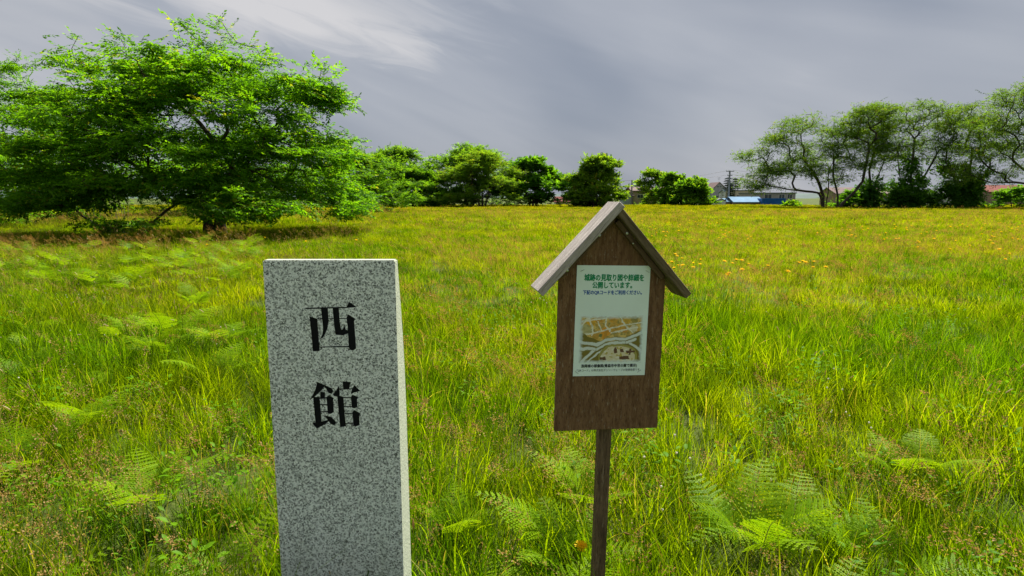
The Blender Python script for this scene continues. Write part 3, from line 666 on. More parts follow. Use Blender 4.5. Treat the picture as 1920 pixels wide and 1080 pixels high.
sparse('old cherry with a bare leaning trunk rising to a high thin crown', 40.7, 77.0,
  [[(0,0,-.2),(.4,0,.7),(1.6,0,1.9),(2.7,0,3.4),(3.0,.1,5.6),(3.2,.1,7.6)],[(-.1,.1,-.2),(-.2,.1,1.6),(-.9,.2,4.0),(-1.0,.2,6.0)]],
  [(3.0,0,11.6,1.8,1.8,.6,20),(.9,.2,11.2,1.8,1.8,.6,18),(1.8,.2,9.6,2.4,2.2,.7,22),(-1.3,.3,9.2,1.8,2,.6,16),(4.4,.1,8.2,1.5,1.8,.7,14),(.4,.2,7.0,2.2,2.2,.8,16),(4.6,.6,12.2,1.4,1.4,.5,12),(2.2,-.6,6.0,2.0,2,.8,14)],
  32, 3500, fork=2.4)
sparse('ivy-clad old cherry just right of the bare leaning trunk', 46.0, 80.0,
  [[(0,0,-.2),(.2,0,2.4),(-.2,0,5.0),(.4,.1,7.6)],[(.2,.1,-.2),(.7,.1,3),(1.6,0,6)]],
  [(.2,0,10.9,2.0,2,.8,18),(-1.6,.2,8.8,1.6,2,.7,14),(1.7,.1,9.3,1.8,2,.8,16),(.2,0,7,1.8,2,1,14),(2.4,.4,7.2,1.6,2,.8,12)], 33, 2300, fork=2.5, ivy=(800, 5.2, 1.5, .24))
sparse('tallest ivy-clad old cherry with bare grey twigs at its top', 51.2, 80.0,
  [[(0,0,-.2),(.1,0,3),(.0,0,6),(.1,.1,9)],[(.3,.1,-.2),(1.4,.1,3.4),(2.8,0,6.4)],[(-.2,0,-.2),(-1.2,0,3.2),(-1.8,.1,6.2)]],
  [(.2,0,12.4,2.2,2.2,.9,30),(-2.2,.2,11,1.8,2,.7,16),(2.8,.1,11.4,2,2,.8,20),(3.4,0,8.4,2,2,.8,16),(-2.6,0,7.6,1.8,2,.8,14),(.3,0,9.4,2,2,1,14),(4.6,.3,6.4,1.8,2,.8,12)], 34, 2600, fork=2.6, ivy=(1500, 6.8, 2.0, .24), bark='bark_grey')
sparse('ivy-clad old cherry between the tallest one and the leaning one by the red roof', 59.0, 80.0,
  [[(0,0,-.2),(.1,0,2.6),(-.3,0,5),(-.2,.1,7.6)],[(.2,.1,-.2),(1.3,.1,3),(2.2,0,5.6)],[(-.2,0,-.2),(-1.6,0,3),(-3,.1,5.4)]],
  [(-1.0,0,12,2.2,2.2,.8,24),(-3.4,.2,10.6,2.2,2,.7,18),(1.6,.1,10.6,2.2,2,.8,20),(-4.4,0,7.6,2,2,.8,16),(2.6,0,7.6,2.2,2,.8,16),(.2,0,8.6,2.2,2,1,16),(-2,0,5.2,2.2,2,.8,12)], 35, 3500, fork=2.4, ivy=(1300, 5.8, 2.0, .24), bark='bark_grey')
sparse('large old cherry leaning left with a forked trunk near the red roof', 63.0, 74.0,
  [[(0,0,-.2),(-.6,0,2.4),(-1.8,0,4.4),(-3.2,0,5.4),(-4.4,0,6.4)],[(.2,.1,-.2),(-.4,.1,3),(-1.6,.1,6.2),(-2,0,8.6)],[(-1,0,3.0),(-3.2,.1,3.3),(-6.0,0,3.2),(-8,.1,4.0)]],
  [(-3.6,0,12.8,2.4,2.4,.8,26),(-.8,.2,14,2.4,2.4,.8,26),(2.2,0,14.4,2.2,2.2,.8,18),(-6.2,0,10.4,2,2,.8,20),(-4.6,0,8.6,2.4,2.2,.8,20),(-.6,0,10.6,2.6,2.4,.9,22),(-7.6,.2,7.0,2,2,.7,16),(-2.4,0,7.2,2.2,2,.8,16),(-8.4,.1,4.6,1.5,1.6,.6,12),(-3.2,0,4.4,1.6,1.6,.6,10),(1.8,.3,8,2.2,2.2,.8,14)],
  36, 5000, fork=3.2)
# undergrowth below the old cherries
for i, (lab, x, y, h, rx, leaf) in enumerate((
    ('dark hedge bush at the foot of the ivy-clad cherries', 55.2, 79.0, 3.2, 3.4, 'leaf_ivy'),
    ('bright low bush beside the blue container', 38.9, 86.0, .8, .5, 'leaf_bright'),
    ('bushy undergrowth beneath the bare leaning trunk', 43.6, 80.5, 2.3, 1.9, 'leaf_deep'),
    ('dark rounded bush under the leaning cherry near the red roof', 64.5, 79.0, 2.8, 4.2, 'leaf_deep'),
    ('broad dark bush filling the gap right of the tallest ivy-clad cherry', 49.0, 78.0, 2.8, 2.4, 'leaf_ivy'))):
    dome_tree('bush', lab, x, y, h, rx, 1.8, leaf, 50+i, 1100, 18, .1, cat='bush', nleaf=8, slen=.6, llen=.24, lw=.15, step=.6, r_tip=.01, r_leaf=.2,
              trunks=[[(0,0,-.1),(.05,0,.4)],[(.5,0,-.1),(.7,0,.4)],[(-.5,0,-.1),(-.7,0,.4)]])

# ------------------------------------------------------------------ meadow
def blades(rng, n, rad, h, w, segs=4, lean=(0.1, 0.55), bend=0.5, wind=(-0.12, -0.05)):
    """n grass blades in a tuft; returns verts, quads, tris, per-face shade"""
    a = rng.uniform(0, 2*math.pi, n); q = rad*np.sqrt(rng.uniform(0, 1, n)); B = np.stack([q*np.cos(a), q*np.sin(a), np.full(n, -0.02)], 1)
    H = h*rng.uniform(0.45, 1.0, n)**0.8; W = w*rng.uniform(0.6, 1.2, n)
    d = a+rng.normal(0, 1.1, n); D = np.stack([np.cos(d), np.sin(d), 0*d], 1); ln = rng.uniform(*lean, n)*H
    tw = d+math.pi/2+rng.normal(0, 0.7, n); S = np.stack([np.cos(tw), np.sin(tw), rng.normal(0, 0.15, n)], 1)
    wv = np.array([wind[0], wind[1], 0.0]); V = []; b2 = rng.uniform(0.3, 1.0, n)*bend
    for k in range(segs+1):
        t = k/segs; p = B+D*(ln*t**1.8)[:, None]+wv*(H*t*t)[:, None]; p[:, 2] += H*(t-0.55*b2*t**3)
        ww = (W*0.5*(1-t**1.6)*(0.75+0.5*min(t*3, 1)))[:, None]
        if k < segs: V += [p-S*ww, p+S*ww]
        else: V += [p]
    V = np.stack(V, 1); m = 2*segs+1; o = np.arange(n)[:, None]*m
    Q = np.concatenate([np.stack([o[:, 0]+2*k, o[:, 0]+2*k+1, o[:, 0]+2*k+3, o[:, 0]+2*k+2], 1) for k in range(segs-1)]) if segs > 1 else np.zeros((0, 4), int)
    T = np.stack([o[:, 0]+2*segs-2, o[:, 0]+2*segs-1, o[:, 0]+2*segs], 1)
    sh = np.clip(rng.normal(0.5, 0.25, n), 0, 1); tip = V[:, -1]
    return V.reshape(-1, 3), Q, T, np.concatenate([np.tile(sh, max(segs-1, 0)), sh]), tip, D
PROTO = bpy.data.collections.new('meadow_pieces')      # pieces that the meadow objects scatter; not in the scene themselves
def proto(coll, name, V, faces, mats, mat_idx, sh):
    me = np_mesh(name, V, faces, True, mat_idx, {'var': ('FACE', sh)})
    for m in mats: me.materials.append(m)
    o = bpy.data.objects.new(name, me); coll.objects.link(o); return o
def grass_mat():
    t = NT('grass_blade'); p = t.pos(); v = t.attr('var').outputs['Fac']
    c = t.mix(v, (0.026, 0.110, 0.002), (0.135, 0.275, 0.003))
    y = t.mix(v, (0.120, 0.200, 0.002), (0.300, 0.345, 0.004))           # yellow-green kinds
    dry = t.mix(v, (0.220, 0.150, 0.014), (0.390, 0.245, 0.026))         # dry and rusty kinds
    n1 = t.noise(0.28, 3, 0.55, p); n2 = t.noise(1.3, 3, 0.6, p); n3 = t.noise(0.16, 3, 0.6, p, (1, 0.6, 1)); sp = t.n('ShaderNodeSeparateXYZ'); t.l(p, sp.inputs[0])
    far = t.rng(sp.outputs[1], 4.0, 26.0); vfar = t.rng(sp.outputs[1], 30.0, 85.0)
    f = t.math('ADD', t.rng(n1, 0.36, 0.66, 0, 0.75), t.math('MULTIPLY', far, 0.24)); f = t.math('ADD', f, t.math('MULTIPLY', t.math('SUBTRACT', t.rand(), 0.5), 0.55))
    m = t.n('ShaderNodeClamp'); t.l(f, m.inputs[0]); c = t.mix(m.outputs[0], c, y)
    g = t.math('ADD', t.math('MULTIPLY', t.rng(n3, 0.52, 0.70), t.math('ADD', t.math('MULTIPLY', far, 0.30), 0.05)), t.math('MULTIPLY', vfar, 0.34))
    g = t.math('MULTIPLY', g, t.rng(t.math('ADD', t.rand(), t.math('MULTIPLY', n2, 0.6)), 0.35, 0.95)); c = t.mix(g, c, dry)
    c = t.mix(t.rng(v, 0.93, 0.97, 0, 0.8), c, (0.36, 0.30, 0.12))       # a few dead blades
    dk = t.rng(t.math('ADD', t.math('MULTIPLY', t.rand(), 0.55), t.math('MULTIPLY', n2, 0.5)), 0.24, 0.74, 0.42, 1.08)      # clump to clump
    vm = t.n('ShaderNodeVectorMath', operation='SCALE'); t.l(c, vm.inputs[0]); t.l(dk, vm.inputs['Scale']); c = vm.outputs[0]
    tc = t.mix(1.0, c, (2.05, 1.85, 0.3), 'MULTIPLY')
    return t.leaf(c, tc, 0.52, 0.012, 0.45)
M['grass'] = grass_mat()
def simple_leaf(name, a, b, trans=0.4, tb=1.6, gloss=0.05):
    t = NT(name); v = t.attr('var').outputs['Fac']; c = t.mix(t.math('ADD', t.math('MULTIPLY', v, 0.6), t.math('MULTIPLY', t.rand(), 0.4)), a, b)
    return t.leaf(c, t.mix(1.0, c, (tb*1.1, tb, tb*0.6), 'MULTIPLY'), trans, gloss)
M['seed_tan'] = simple_leaf('seed_tan', (0.17, 0.100, 0.030), (0.40, 0.27, 0.10), 0.35, 1.4)
M['seed_rust'] = simple_leaf('seed_rust', (0.20, 0.11, 0.035), (0.38, 0.22, 0.07), 0.4, 1.5)
M['stalk'] = simple_leaf('stalk', (0.15, 0.20, 0.008), (0.33, 0.32, 0.02), 0.4, 1.6)
M['plantain'] = simple_leaf('plantain', (0.045, 0.025, 0.014), (0.14, 0.07, 0.035), 0.1, 1.2)
M['seed_pale'] = simple_leaf('seed_pale', (0.36, 0.30, 0.18), (0.60, 0.52, 0.34), 0.4, 1.3)
M['weed'] = simple_leaf('weed_leaf', (0.060, 0.180, 0.004), (0.150, 0.300, 0.007), 0.45, 1.5, 0.04)
M['white_petal'] = simple_leaf('white_petal', (0.62, 0.60, 0.52), (0.80, 0.80, 0.74), 0.3, 1.1)
def join(parts):
    """parts: (V, [faces], mat, shade) -> merged"""
    V = []; quads = []; tris = []; mq = []; mt = []; sq = []; st = []; b = 0
    for v, fs, m, sh in parts:
        k = 0
        for f in fs:
            f = np.asarray(f)
            if not len(f): continue
            s = sh[k:k+len(f)] if np.ndim(sh) else np.full(len(f), sh); k += len(f)
            if f.shape[1] == 4: quads.append(f+b); mq.append(np.full(len(f), m)); sq.append(s)
            else: tris.append(f+b); mt.append(np.full(len(f), m)); st.append(s)
        V.append(v); b += len(v)
    F = []; MI = []; SH = []
    if quads: F.append(np.concatenate(quads)); MI += mq; SH += sq
    if tris: F.append(np.concatenate(tris)); MI += mt; SH += st
    return np.concatenate(V), F, np.concatenate(MI), np.concatenate(SH)
def coll_new(n): return bpy.data.collections.new(n)
rg = np.random.default_rng(21)
C_near, C_mid, C_far, C_seed, C_weed = (coll_new(n) for n in ('near_tufts', 'mid_tufts', 'far_tufts', 'seed_stalks', 'weeds'))
for i in range(8):       # close tufts: fine upright, broad arching and short bottom growth
    V, Q, T, sh, tip, D = blades(rg, 34, .085, rg.uniform(.24, .40), (.0034 if i % 3 else .0050), 5, (.05, .6), .9 if i % 2 else .5)
    V2, Q2, T2, sh2, _, _ = blades(rg, 16, .10, .17, .004, 3, (.2, .9), .6)
    X = join([(V, [Q, T], 0, sh), (V2, [Q2, T2], 0, sh2*0.7)]); proto(C_near, 'near_tuft_%02d' % i, X[0], X[1], [M['grass']], X[2], X[3])
for i in range(6):       # middle distance
    V, Q, T, sh, tip, D = blades(rg, 80, .22, rg.uniform(.18, .32), .006, 3, (.05, .6), .7)
    proto(C_mid, 'mid_tuft_%02d' % i, V, [Q, T], [M['grass']], None, sh)
for i in range(5):       # far sward
    V, Q, T, sh, tip, D = blades(rg, 170, .65, .30, .018, 2, (.05, .5), .5)
    proto(C_far, 'far_tuft_%02d' % i, V, [Q, T], [M['grass']], None, sh)
def spindle(rng, base, axis, L, r, n=5):
    axis = axis/np.linalg.norm(axis); a = np.cross(axis, [0.3, 0.8, 0.2]); a /= np.linalg.norm(a); c = np.cross(axis, a); V = []
    for t, f in ((0, .3), (.2, .9), (.55, 1), (.85, .7), (1, .1)):
        for k in range(n): V.append(base+axis*L*t+(a*math.cos(6.283*k/n)+c*math.sin(6.283*k/n))*r*f)
    F = [(i*n+k, i*n+(k+1) % n, (i+1)*n+(k+1) % n, (i+1)*n+k) for i in range(4) for k in range(n)]
    return np.array(V), np.array(F)
def stalk_clump(rng, kind, n):
    parts = []
    H = {'panicle': .62, 'rust': .55, 'plantain': .42, 'foxtail': .55}[kind]
    V, Q, T, sh, tip, D = blades(rng, n, .12, H, .0022, 5, (.15, .6), .35, (-.16, -.04)); parts.append((V, [Q, T], 0, sh))
    pts = V.reshape(n, -1, 3)
    for j in range(n):
        p1 = pts[j, -1]; p0 = (pts[j, -3]+pts[j, -2])/2; ax = p1-p0; ax /= np.linalg.norm(ax)
        if kind == 'plantain': v, f = spindle(rng, p1-ax*.012, ax+[0, 0, .3], rng.uniform(.014, .028), .0030); parts.append((v, [f], 1, rng.uniform()))
        elif kind == 'foxtail': v, f = spindle(rng, p1-ax*.02, ax+[0, 0, -.2], rng.uniform(.025, .045), .0030); parts.append((v, [f], 1, rng.uniform()))
        else:
            m = 46; t = rng.uniform(0, 1, m)**0.8; L = rng.uniform(.10, .16); c = p1-ax*L*(1-t)[:, None]*1.0
            sp = (1-t)*.020+.005; off = rng.normal(0, 1, (m, 3)); off[:, 2] *= .6; c = c+off*sp[:, None]*.8
            dr = ax+off*.5+np.array([0, 0, -.2]); dr /= np.linalg.norm(dr, axis=1, keepdims=True); sd_ = np.cross(dr, rng.normal(0, 1, (m, 3))); sd_ /= np.linalg.norm(sd_, axis=1, keepdims=True)
            l = .0085; w = .0023; v = np.stack([c, c+dr*l*.5+sd_*w, c+dr*l, c+dr*l*.5-sd_*w], 1).reshape(-1, 3); q = np.arange(m)*4
            parts.append((v, [np.stack([q, q+1, q+2, q+3], 1)], 1, rng.uniform(0, 1, m)))
    return join(parts)
for i, (kind, mat) in enumerate((('panicle', 'seed_tan'), ('panicle', 'seed_tan'), ('panicle', 'seed_tan'), ('rust', 'seed_rust'), ('rust', 'seed_rust'), ('plantain', 'plantain'), ('plantain', 'plantain'), ('foxtail', 'seed_pale'), ('foxtail', 'seed_tan'))):
    X = stalk_clump(rg, kind, 7 if kind in ('panicle', 'rust') else 4); proto(C_seed, 'stalk_%02d' % i, X[0], X[1], [M['stalk'], M[mat]], X[2], X[3])
def weed_clump(rng, kind):
    V = []; b = []
    n = 26
    for i in range(n):
        a = rng.uniform(0, 6.283); q = rng.uniform(0, .13); z = rng.uniform(.05, .28); base = np.array([q*math.cos(a), q*math.sin(a), z])
        d = np.array([math.cos(a+rng.normal(0, .8)), math.sin(a+rng.normal(0, .8)), rng.uniform(-.1, .8)]); d /= np.linalg.norm(d)
        L = rng.uniform(.02, .04) if kind == 0 else rng.uniform(.03, .055); w = L*(.5 if kind < 2 else .22)
        s = np.cross(d, [0, 0, 1]); s /= np.linalg.norm(s)+1e-9; u = np.cross(s, d)
        V += [base, base+d*L*.3+s*w*.42+u*w*.1, base+d*L*.65+s*w*.36+u*w*.06-[0, 0, L*.05], base+d*L-[0, 0, L*.18], base+d*L*.65-s*w*.36+u*w*.06-[0, 0, L*.05], base+d*L*.3-s*w*.42+u*w*.1, base+d*L*.5-[0, 0, L*.02]]
    V = np.array(V); o = np.arange(n)*7
    T = np.concatenate([np.stack([o+p, o+r, o+6], 1) for p, r in ((0, 1), (1, 2), (2, 3), (3, 4), (4, 5), (5, 0))]); sh = np.tile(rng.uniform(0, 1, n), 6)
    VB, Q, TT, s2, _, _ = blades(rng, 7, .05, .33, .004, 3, (.05, .3), .2)
    return join([(V, [T], 0, sh), (VB, [Q, TT], 0, s2)])
for i in range(6):
    X = weed_clump(rg, i % 2); proto(C_weed, 'weed_%02d' % i, X[0], X[1], [M['weed']], X[2], X[3])
for i in range(2):       # little white clover-like heads on stalks
    VB, Q, TT, s2, tip, _ = blades(rg, 4, .2, .38, .0025, 4, (.05, .3), .2); parts = [(VB, [Q, TT], 0, s2)]
    for p in tip: v, f = spindle(rg, p-np.array([0, 0, .004]), np.array([0, 0, 1.0]), .009, .0045, 6); parts.append((v, [f], 1, .5))
    X = join(parts); proto(C_weed, 'weed_%02d' % (6+i), X[0], X[1], [M['stalk'], M['white_petal']], X[2], X[3])

def scatter(name, label, coll, P, idx, scl, rng, zs=None, tilt=.12):
    n = len(P); V = np.stack([P[:, 0], P[:, 1], ground_z(P[:, 0], P[:, 1])], 1)
    me = bpy.data.meshes.new(name); me.vertices.add(n); me.vertices.foreach_set('co', V.astype(np.float32).ravel())
    rot = np.stack([rng.normal(0, tilt, n), rng.normal(0, tilt, n), rng.uniform(-.9, .9, n) if name == 'seed_heads' else rng.uniform(0, 6.283, n)], 1).astype(np.float32)
    S = np.stack([scl, scl, scl*(zs if zs is not None else 1)], 1).astype(np.float32)
    a = me.attributes.new('rot', 'FLOAT_VECTOR', 'POINT'); a.data.foreach_set('vector', rot.ravel())
    a = me.attributes.new('scl', 'FLOAT_VECTOR', 'POINT'); a.data.foreach_set('vector', S.ravel())
    a = me.attributes.new('idx', 'INT', 'POINT'); a.data.foreach_set('value', np.asarray(idx, np.int32)); me.update()
    o = link(name, me); ng = bpy.data.node_groups.new(name, 'GeometryNodeTree')
    ng.interface.new_socket('Geometry', in_out='INPUT', socket_type='NodeSocketGeometry'); ng.interface.new_socket('Geometry', in_out='OUTPUT', socket_type='NodeSocketGeometry')
    N = ng.nodes.new; gi = N('NodeGroupInput'); go = N('NodeGroupOutput'); ip = N('GeometryNodeInstanceOnPoints'); ci = N('GeometryNodeCollectionInfo')
    ci.inputs['Collection'].default_value = coll; ci.inputs['Separate Children'].default_value = True; ci.inputs['Reset Children'].default_value = True
    def na(k, typ): x = N('GeometryNodeInputNamedAttribute'); x.data_type = typ; x.inputs['Name'].default_value = k; return x.outputs['Attribute']
    er = N('FunctionNodeEulerToRotation'); Lk = ng.links.new
    Lk(gi.outputs[0], ip.inputs['Points']); Lk(ci.outputs[0], ip.inputs['Instance']); ip.inputs['Pick Instance'].default_value = True
    Lk(na('idx', 'INT'), ip.inputs['Instance Index']); Lk(na('rot', 'FLOAT_VECTOR'), er.inputs[0]); Lk(er.outputs[0], ip.inputs['Rotation']); Lk(na('scl', 'FLOAT_VECTOR'), ip.inputs['Scale'])
    Lk(ip.outputs[0], go.inputs[0]); md = o.modifiers.new('scatter', 'NODES'); md.node_group = ng
    tag(o, label, 'grass', kind='stuff'); return o
def band(rng, y0, y1, dens, pad=1.2, k=0.98):
    """random points over the strip of field y0..y1 metres ahead"""
    w = lambda y: k*y+pad
    n = int((w(y0)+w(y1))*(y1-y0)*dens); y = rng.uniform(y0, y1, int(n*1.9)); keep = rng.uniform(0, w(y1), len(y)) < w(y); y = y[keep][:n]
    x = rng.uniform(-1, 1, len(y))*w(y); P = np.stack([x, y], 1)
    inp = (np.abs(x+.498) < .24) & (np.abs(y-1.73) < .13)                # clear of the stone
    return P[~inp]
rs = np.random.default_rng(5)
def lush(P): return 0.72+0.62*vnoise(P[:, 0]/1.7+3, P[:, 1]/1.7, 31)*1.0
P = band(rs, .7, 7.5, 78); scatter('meadow_grass', 'fine green meadow grass growing thick around the stone and the notice board', C_near, P, rs.integers(0, 8, len(P)), lush(P)*rs.uniform(.8, 1.2, len(P)), rs)
E = np.array([(-.66, 1.44), (-.60, 1.50), (-.54, 1.42), (-.47, 1.48), (-.72, 1.52), (-.76, 1.46), (-.30, 1.50), (-.26, 1.58), (-.80, 1.60)]); scatter('meadow_grass', 'tall thin grass tufts rising in front of the granite stone foot', C_near, E, rs.integers(0, 8, len(E)), rs.uniform(1.25, 1.6, len(E)), rs, zs=rs.uniform(1.0, 1.3, len(E)))
P = band(rs, 7.2, 30, 18, 2); scatter('meadow_grass', 'yellow-green meadow grass of the middle of the field', C_mid, P, rs.integers(0, 6, len(P)), rs.uniform(.8, 1.25, len(P))*(.75+.5*vnoise(P[:, 0]/3, P[:, 1]/3, 32)), rs)
P = band(rs, 29, 106, 3.0, 4); scatter('meadow_grass', 'tan-green meadow grass towards the far edge of the field', C_far, P, rs.integers(0, 5, len(P)), rs.uniform(.75, 1.15, len(P)), rs)
P = np.concatenate([band(rs, .9, 6, 8), band(rs, 6, 16, 8), band(rs, 16, 45, 2.6)])
rust = vnoise(P[:, 0]/4.2+1.3, P[:, 1]/5.0, 41)+np.clip((P[:, 1]-6)/40, 0, .25)-np.clip(.15-P[:, 1]/30, 0, .2); left = (P[:, 0] < -.25) & (P[:, 1] < 3.2)
u = rs.uniform(0, 1, len(P)); idx = np.where(u < .30, rs.integers(0, 3, len(P)), np.where(u < .62, rs.integers(5, 7, len(P)), rs.integers(7, 9, len(P))))
idx = np.where((rust > .74) & (u < .8), rs.integers(3, 5, len(P)), idx); idx = np.where(left & (u < .75), rs.integers(0, 3, len(P)), idx)
keep = (rs.uniform(0, 1, len(P)) < .25+.9*vnoise(P[:, 0]/1.3, P[:, 1]/1.3, 42)) | (left & (rs.uniform(0, 1, len(P)) < .6))
P, idx = P[keep], idx[keep]
E = np.concatenate([np.stack([rs.uniform(-1.9, -.25, 30), rs.uniform(1.15, 2.7, 30)], 1), np.stack([rs.uniform(.9, 2.4, 18), rs.uniform(1.6, 2.9, 18)], 1), np.stack([rs.uniform(-.25, .6, 8), rs.uniform(1.7, 3.0, 8)], 1)])
E = E[~((np.abs(E[:, 0]+.498) < .22) & (np.abs(E[:, 1]-1.73) < .13))]; P = np.concatenate([P, E]); idx = np.concatenate([idx, rs.integers(0, 3, len(E))])
scatter('seed_heads', 'brown and tan grass seed heads and plantain spikes standing above the meadow', C_seed, P, idx, rs.uniform(.75, 1.15, len(P))*(1+np.clip(P[:, 1]/40, 0, .6)), rs)
P = np.concatenate([band(rs, 1.0, 7, 9), band(rs, 7, 18, 2.5)]); keep = vnoise(P[:, 0]/1.1+8, P[:, 1]/1.1, 51) > .52; P = P[keep]
u = rs.uniform(0, 1, len(P)); scatter('weeds', 'broad-leaved weeds and small white clover heads among the grass', C_weed, P, np.where(u < .9, rs.integers(0, 6, len(P)), rs.integers(6, 8, len(P))), rs.uniform(.7, 1.2, len(P)), rs)

# ------------------------------------------------------------------ ferns
M['fern'] = simple_leaf('fern_leaf', (0.095, 0.215, 0.002), (0.245, 0.380, 0.005), 0.45, 1.4, 0.05)
M['fern_stem'] = simple_leaf('fern_stem', (0.10, 0.14, 0.03), (0.20, 0.20, 0.06), 0.2, 1.3)
def frond_mesh(rng, L=0.6, width=0.34, npin=15, arch=0.55, stem=0.34, side=0.0):
    """arching bracken frond: bare stalk, then pairs of pinnae, each set with leaflets; grows from the origin towards +x"""
    def rach(t):
        return np.array([L*(0.18*t+arch*t*t), side*L*t*t, L*(1.0*t-0.42*t*t*(0.6+arch))])
    V = []; T = []; sh = []; b = 0
    ts = np.linspace(0, 1, 9); P = np.array([rach(t) for t in ts])
    for i in range(8):
        w0 = .0032*(1-ts[i])+.0006; w1 = .0032*(1-ts[i+1])+.0006
        V += [P[i]+[0, w0, 0], P[i]-[0, w0, 0], P[i+1]-[0, w1, 0], P[i+1]+[0, w1, 0]]; T += [(b, b+1, b+2), (b, b+2, b+3)]; sh += [0, 0]; b += 4
    nst = len(T)
    for i in range(npin):
        s = (i+.3)/npin; t = stem+(1-stem)*s; c = rach(t); d = rach(min(t+.02, 1.02))-rach(t-.02); d /= np.linalg.norm(d)
        up = np.array([-d[2], 0, d[0]]); up = up*(1 if up[2] > 0 else -1); pl = width*.5*((1-s)**.75+.04)*(.75+.25*min(1, s*5))*rng.uniform(.9, 1.08)
        for sd_ in (1, -1):
            lat = np.cross(d, up)*sd_; pd = lat*.93+d*.36+up*rng.normal(.0, .06); pd /= np.linalg.norm(pd); nl = max(3, int(pl/.015)); shade = rng.uniform(.15, 1)
            for j in range(nl):
                q = (j+.5)/nl; o = c+pd*pl*q-up*pl*.14*q*q; ll = pl*.105*(1-q)**.6+.005; lw = pl/nl*1.35
                for s2 in (1, -1):
                    ld = d*s2*.93+pd*.30+up*rng.normal(-.08, .06); ld = ld/np.linalg.norm(ld)
                    V += [o-pd*lw*.5, o+ld*ll*.55-pd*lw*.35, o+ld*ll, o+pd*lw*.5+ld*ll*.3]; T += [(b, b+1, b+2), (b, b+2, b+3)]; sh += [shade*rng.uniform(.8, 1)]*2; b += 4
    mi = [1]*nst+[0]*(len(T)-nst); me = np_mesh('frond', np.array(V), [np.array(T)], False, mi, {'var': ('FACE', np.array(sh))})
    me.materials.append(M['fern']); me.materials.append(M['fern_stem']); return me
rf = np.random.default_rng(77)
FRONDS = [frond_mesh(rf, .57, .29, 12, a, .38, s) for a, s in ((.40, .05), (.52, -.08), (.28, .1), (.62, .0))]
FRONDS_SMALL = [frond_mesh(rf, .62, .36, 9, a, .34, s) for a, s in ((.5, .05), (.7, -.08))]
def fern(x, y, sc, n, label, group=None, az0=None, small=False, lift=0.0):
    r = empty('bracken_fern', (x, y, gz(x, y)-.01+lift)); tag(r, label, 'fern', group); bank = FRONDS_SMALL if small else FRONDS
    a = rf.uniform(0, 6.28) if az0 is None else az0
    for k in range(n):
        o = bpy.data.objects.new('frond', bank[int(rf.integers(0, len(bank)))]); COL.objects.link(o); o.parent = r
        o.rotation_euler = (rf.normal(0, .1), rf.normal(0, .12), a+6.283*k/n+rf.normal(0, .25)); s = sc*rf.uniform(.8, 1.15); o.scale = (s, s, s*rf.uniform(.85, 1.1)); o.location = (rf.normal(0, .02), rf.normal(0, .02), 0)
    return r
fern(.90, 2.18, .95, 6, 'full bright green fern to the right of the signpost foot')
fern(1.12, 2.30, .95, 5, 'pale green fern beside the full bright fern, a step further from the signpost')
fern(.96, 1.78, .70, 4, 'small fern half sunk in grass in front of the full bright fern')
fern(1.95, 2.85, .85, 5, 'lone fern in open grass well to the right of the notice board')
fern(.20, 2.12, .90, 6, 'fern growing just behind the signpost on its left side')
fern(.06, 1.82, .80, 5, 'low fern between the granite stone and the signpost')
fern(1.35, 2.05, .80, 4, 'low fern at the outer side of the pair of bright ferns right of the signpost')
fern(-1.55, 1.75, .85, 4, 'fern leaning in long brown grass left of the granite stone foot')
fern(-1.05, 2.05, .75, 4, 'small fern tucked close to the left side of the granite stone')
fern(.34, 2.55, .85, 5, 'fern seen beneath the notice board behind its post')
fern(-.22, 2.35, .70, 4, 'small fern behind the right edge of the granite stone')
fern(-1.62, 2.55, 1.0, 5, 'large bright fern frond fan left of the granite stone')
fern(-2.45, 2.95, 1.05, 6, 'tall fern at the edge of the fern patch left of the stone')
LF = [(-3.3, 3.6), (-2.9, 4.2), (-3.6, 4.4), (-4.1, 4.0), (-2.55, 3.5), (-3.0, 5.1), (-4.4, 5.3), (-5.0, 4.9), (-3.8, 5.9), (-2.3, 4.5), (-4.9, 6.2), (-5.6, 6.0)]
for x, y in LF: fern(x, y, rf.uniform(.75, 1.05), int(rf.integers(3, 6)), 'bracken fern in the thick patch left of the granite stone', 'ferns in the patch left of the stone')
for x, y, lab in ((-3.35, 5.8, 'fern standing alone in yellow grass beyond the fern patch'), (-2.75, 5.6, 'dark drooping fern behind the stone, short of the spreading cherry'), (-4.0, 7.6, 'fern in yellow grass halfway to the shade of the spreading cherry')):
    fern(x, y, 1.2, 5, lab)
for i in range(56):
    y = rf.uniform(9, 19); x = -rf.uniform(.40, .84)*y
    if x > -4.5 and y < 12: continue
    fern(x, y, rf.uniform(.85, 1.25), int(rf.integers(3, 6)), 'fern in the broad fern bed at the shade edge of the spreading cherry', 'ferns in the bed near the spreading cherry', small=True)

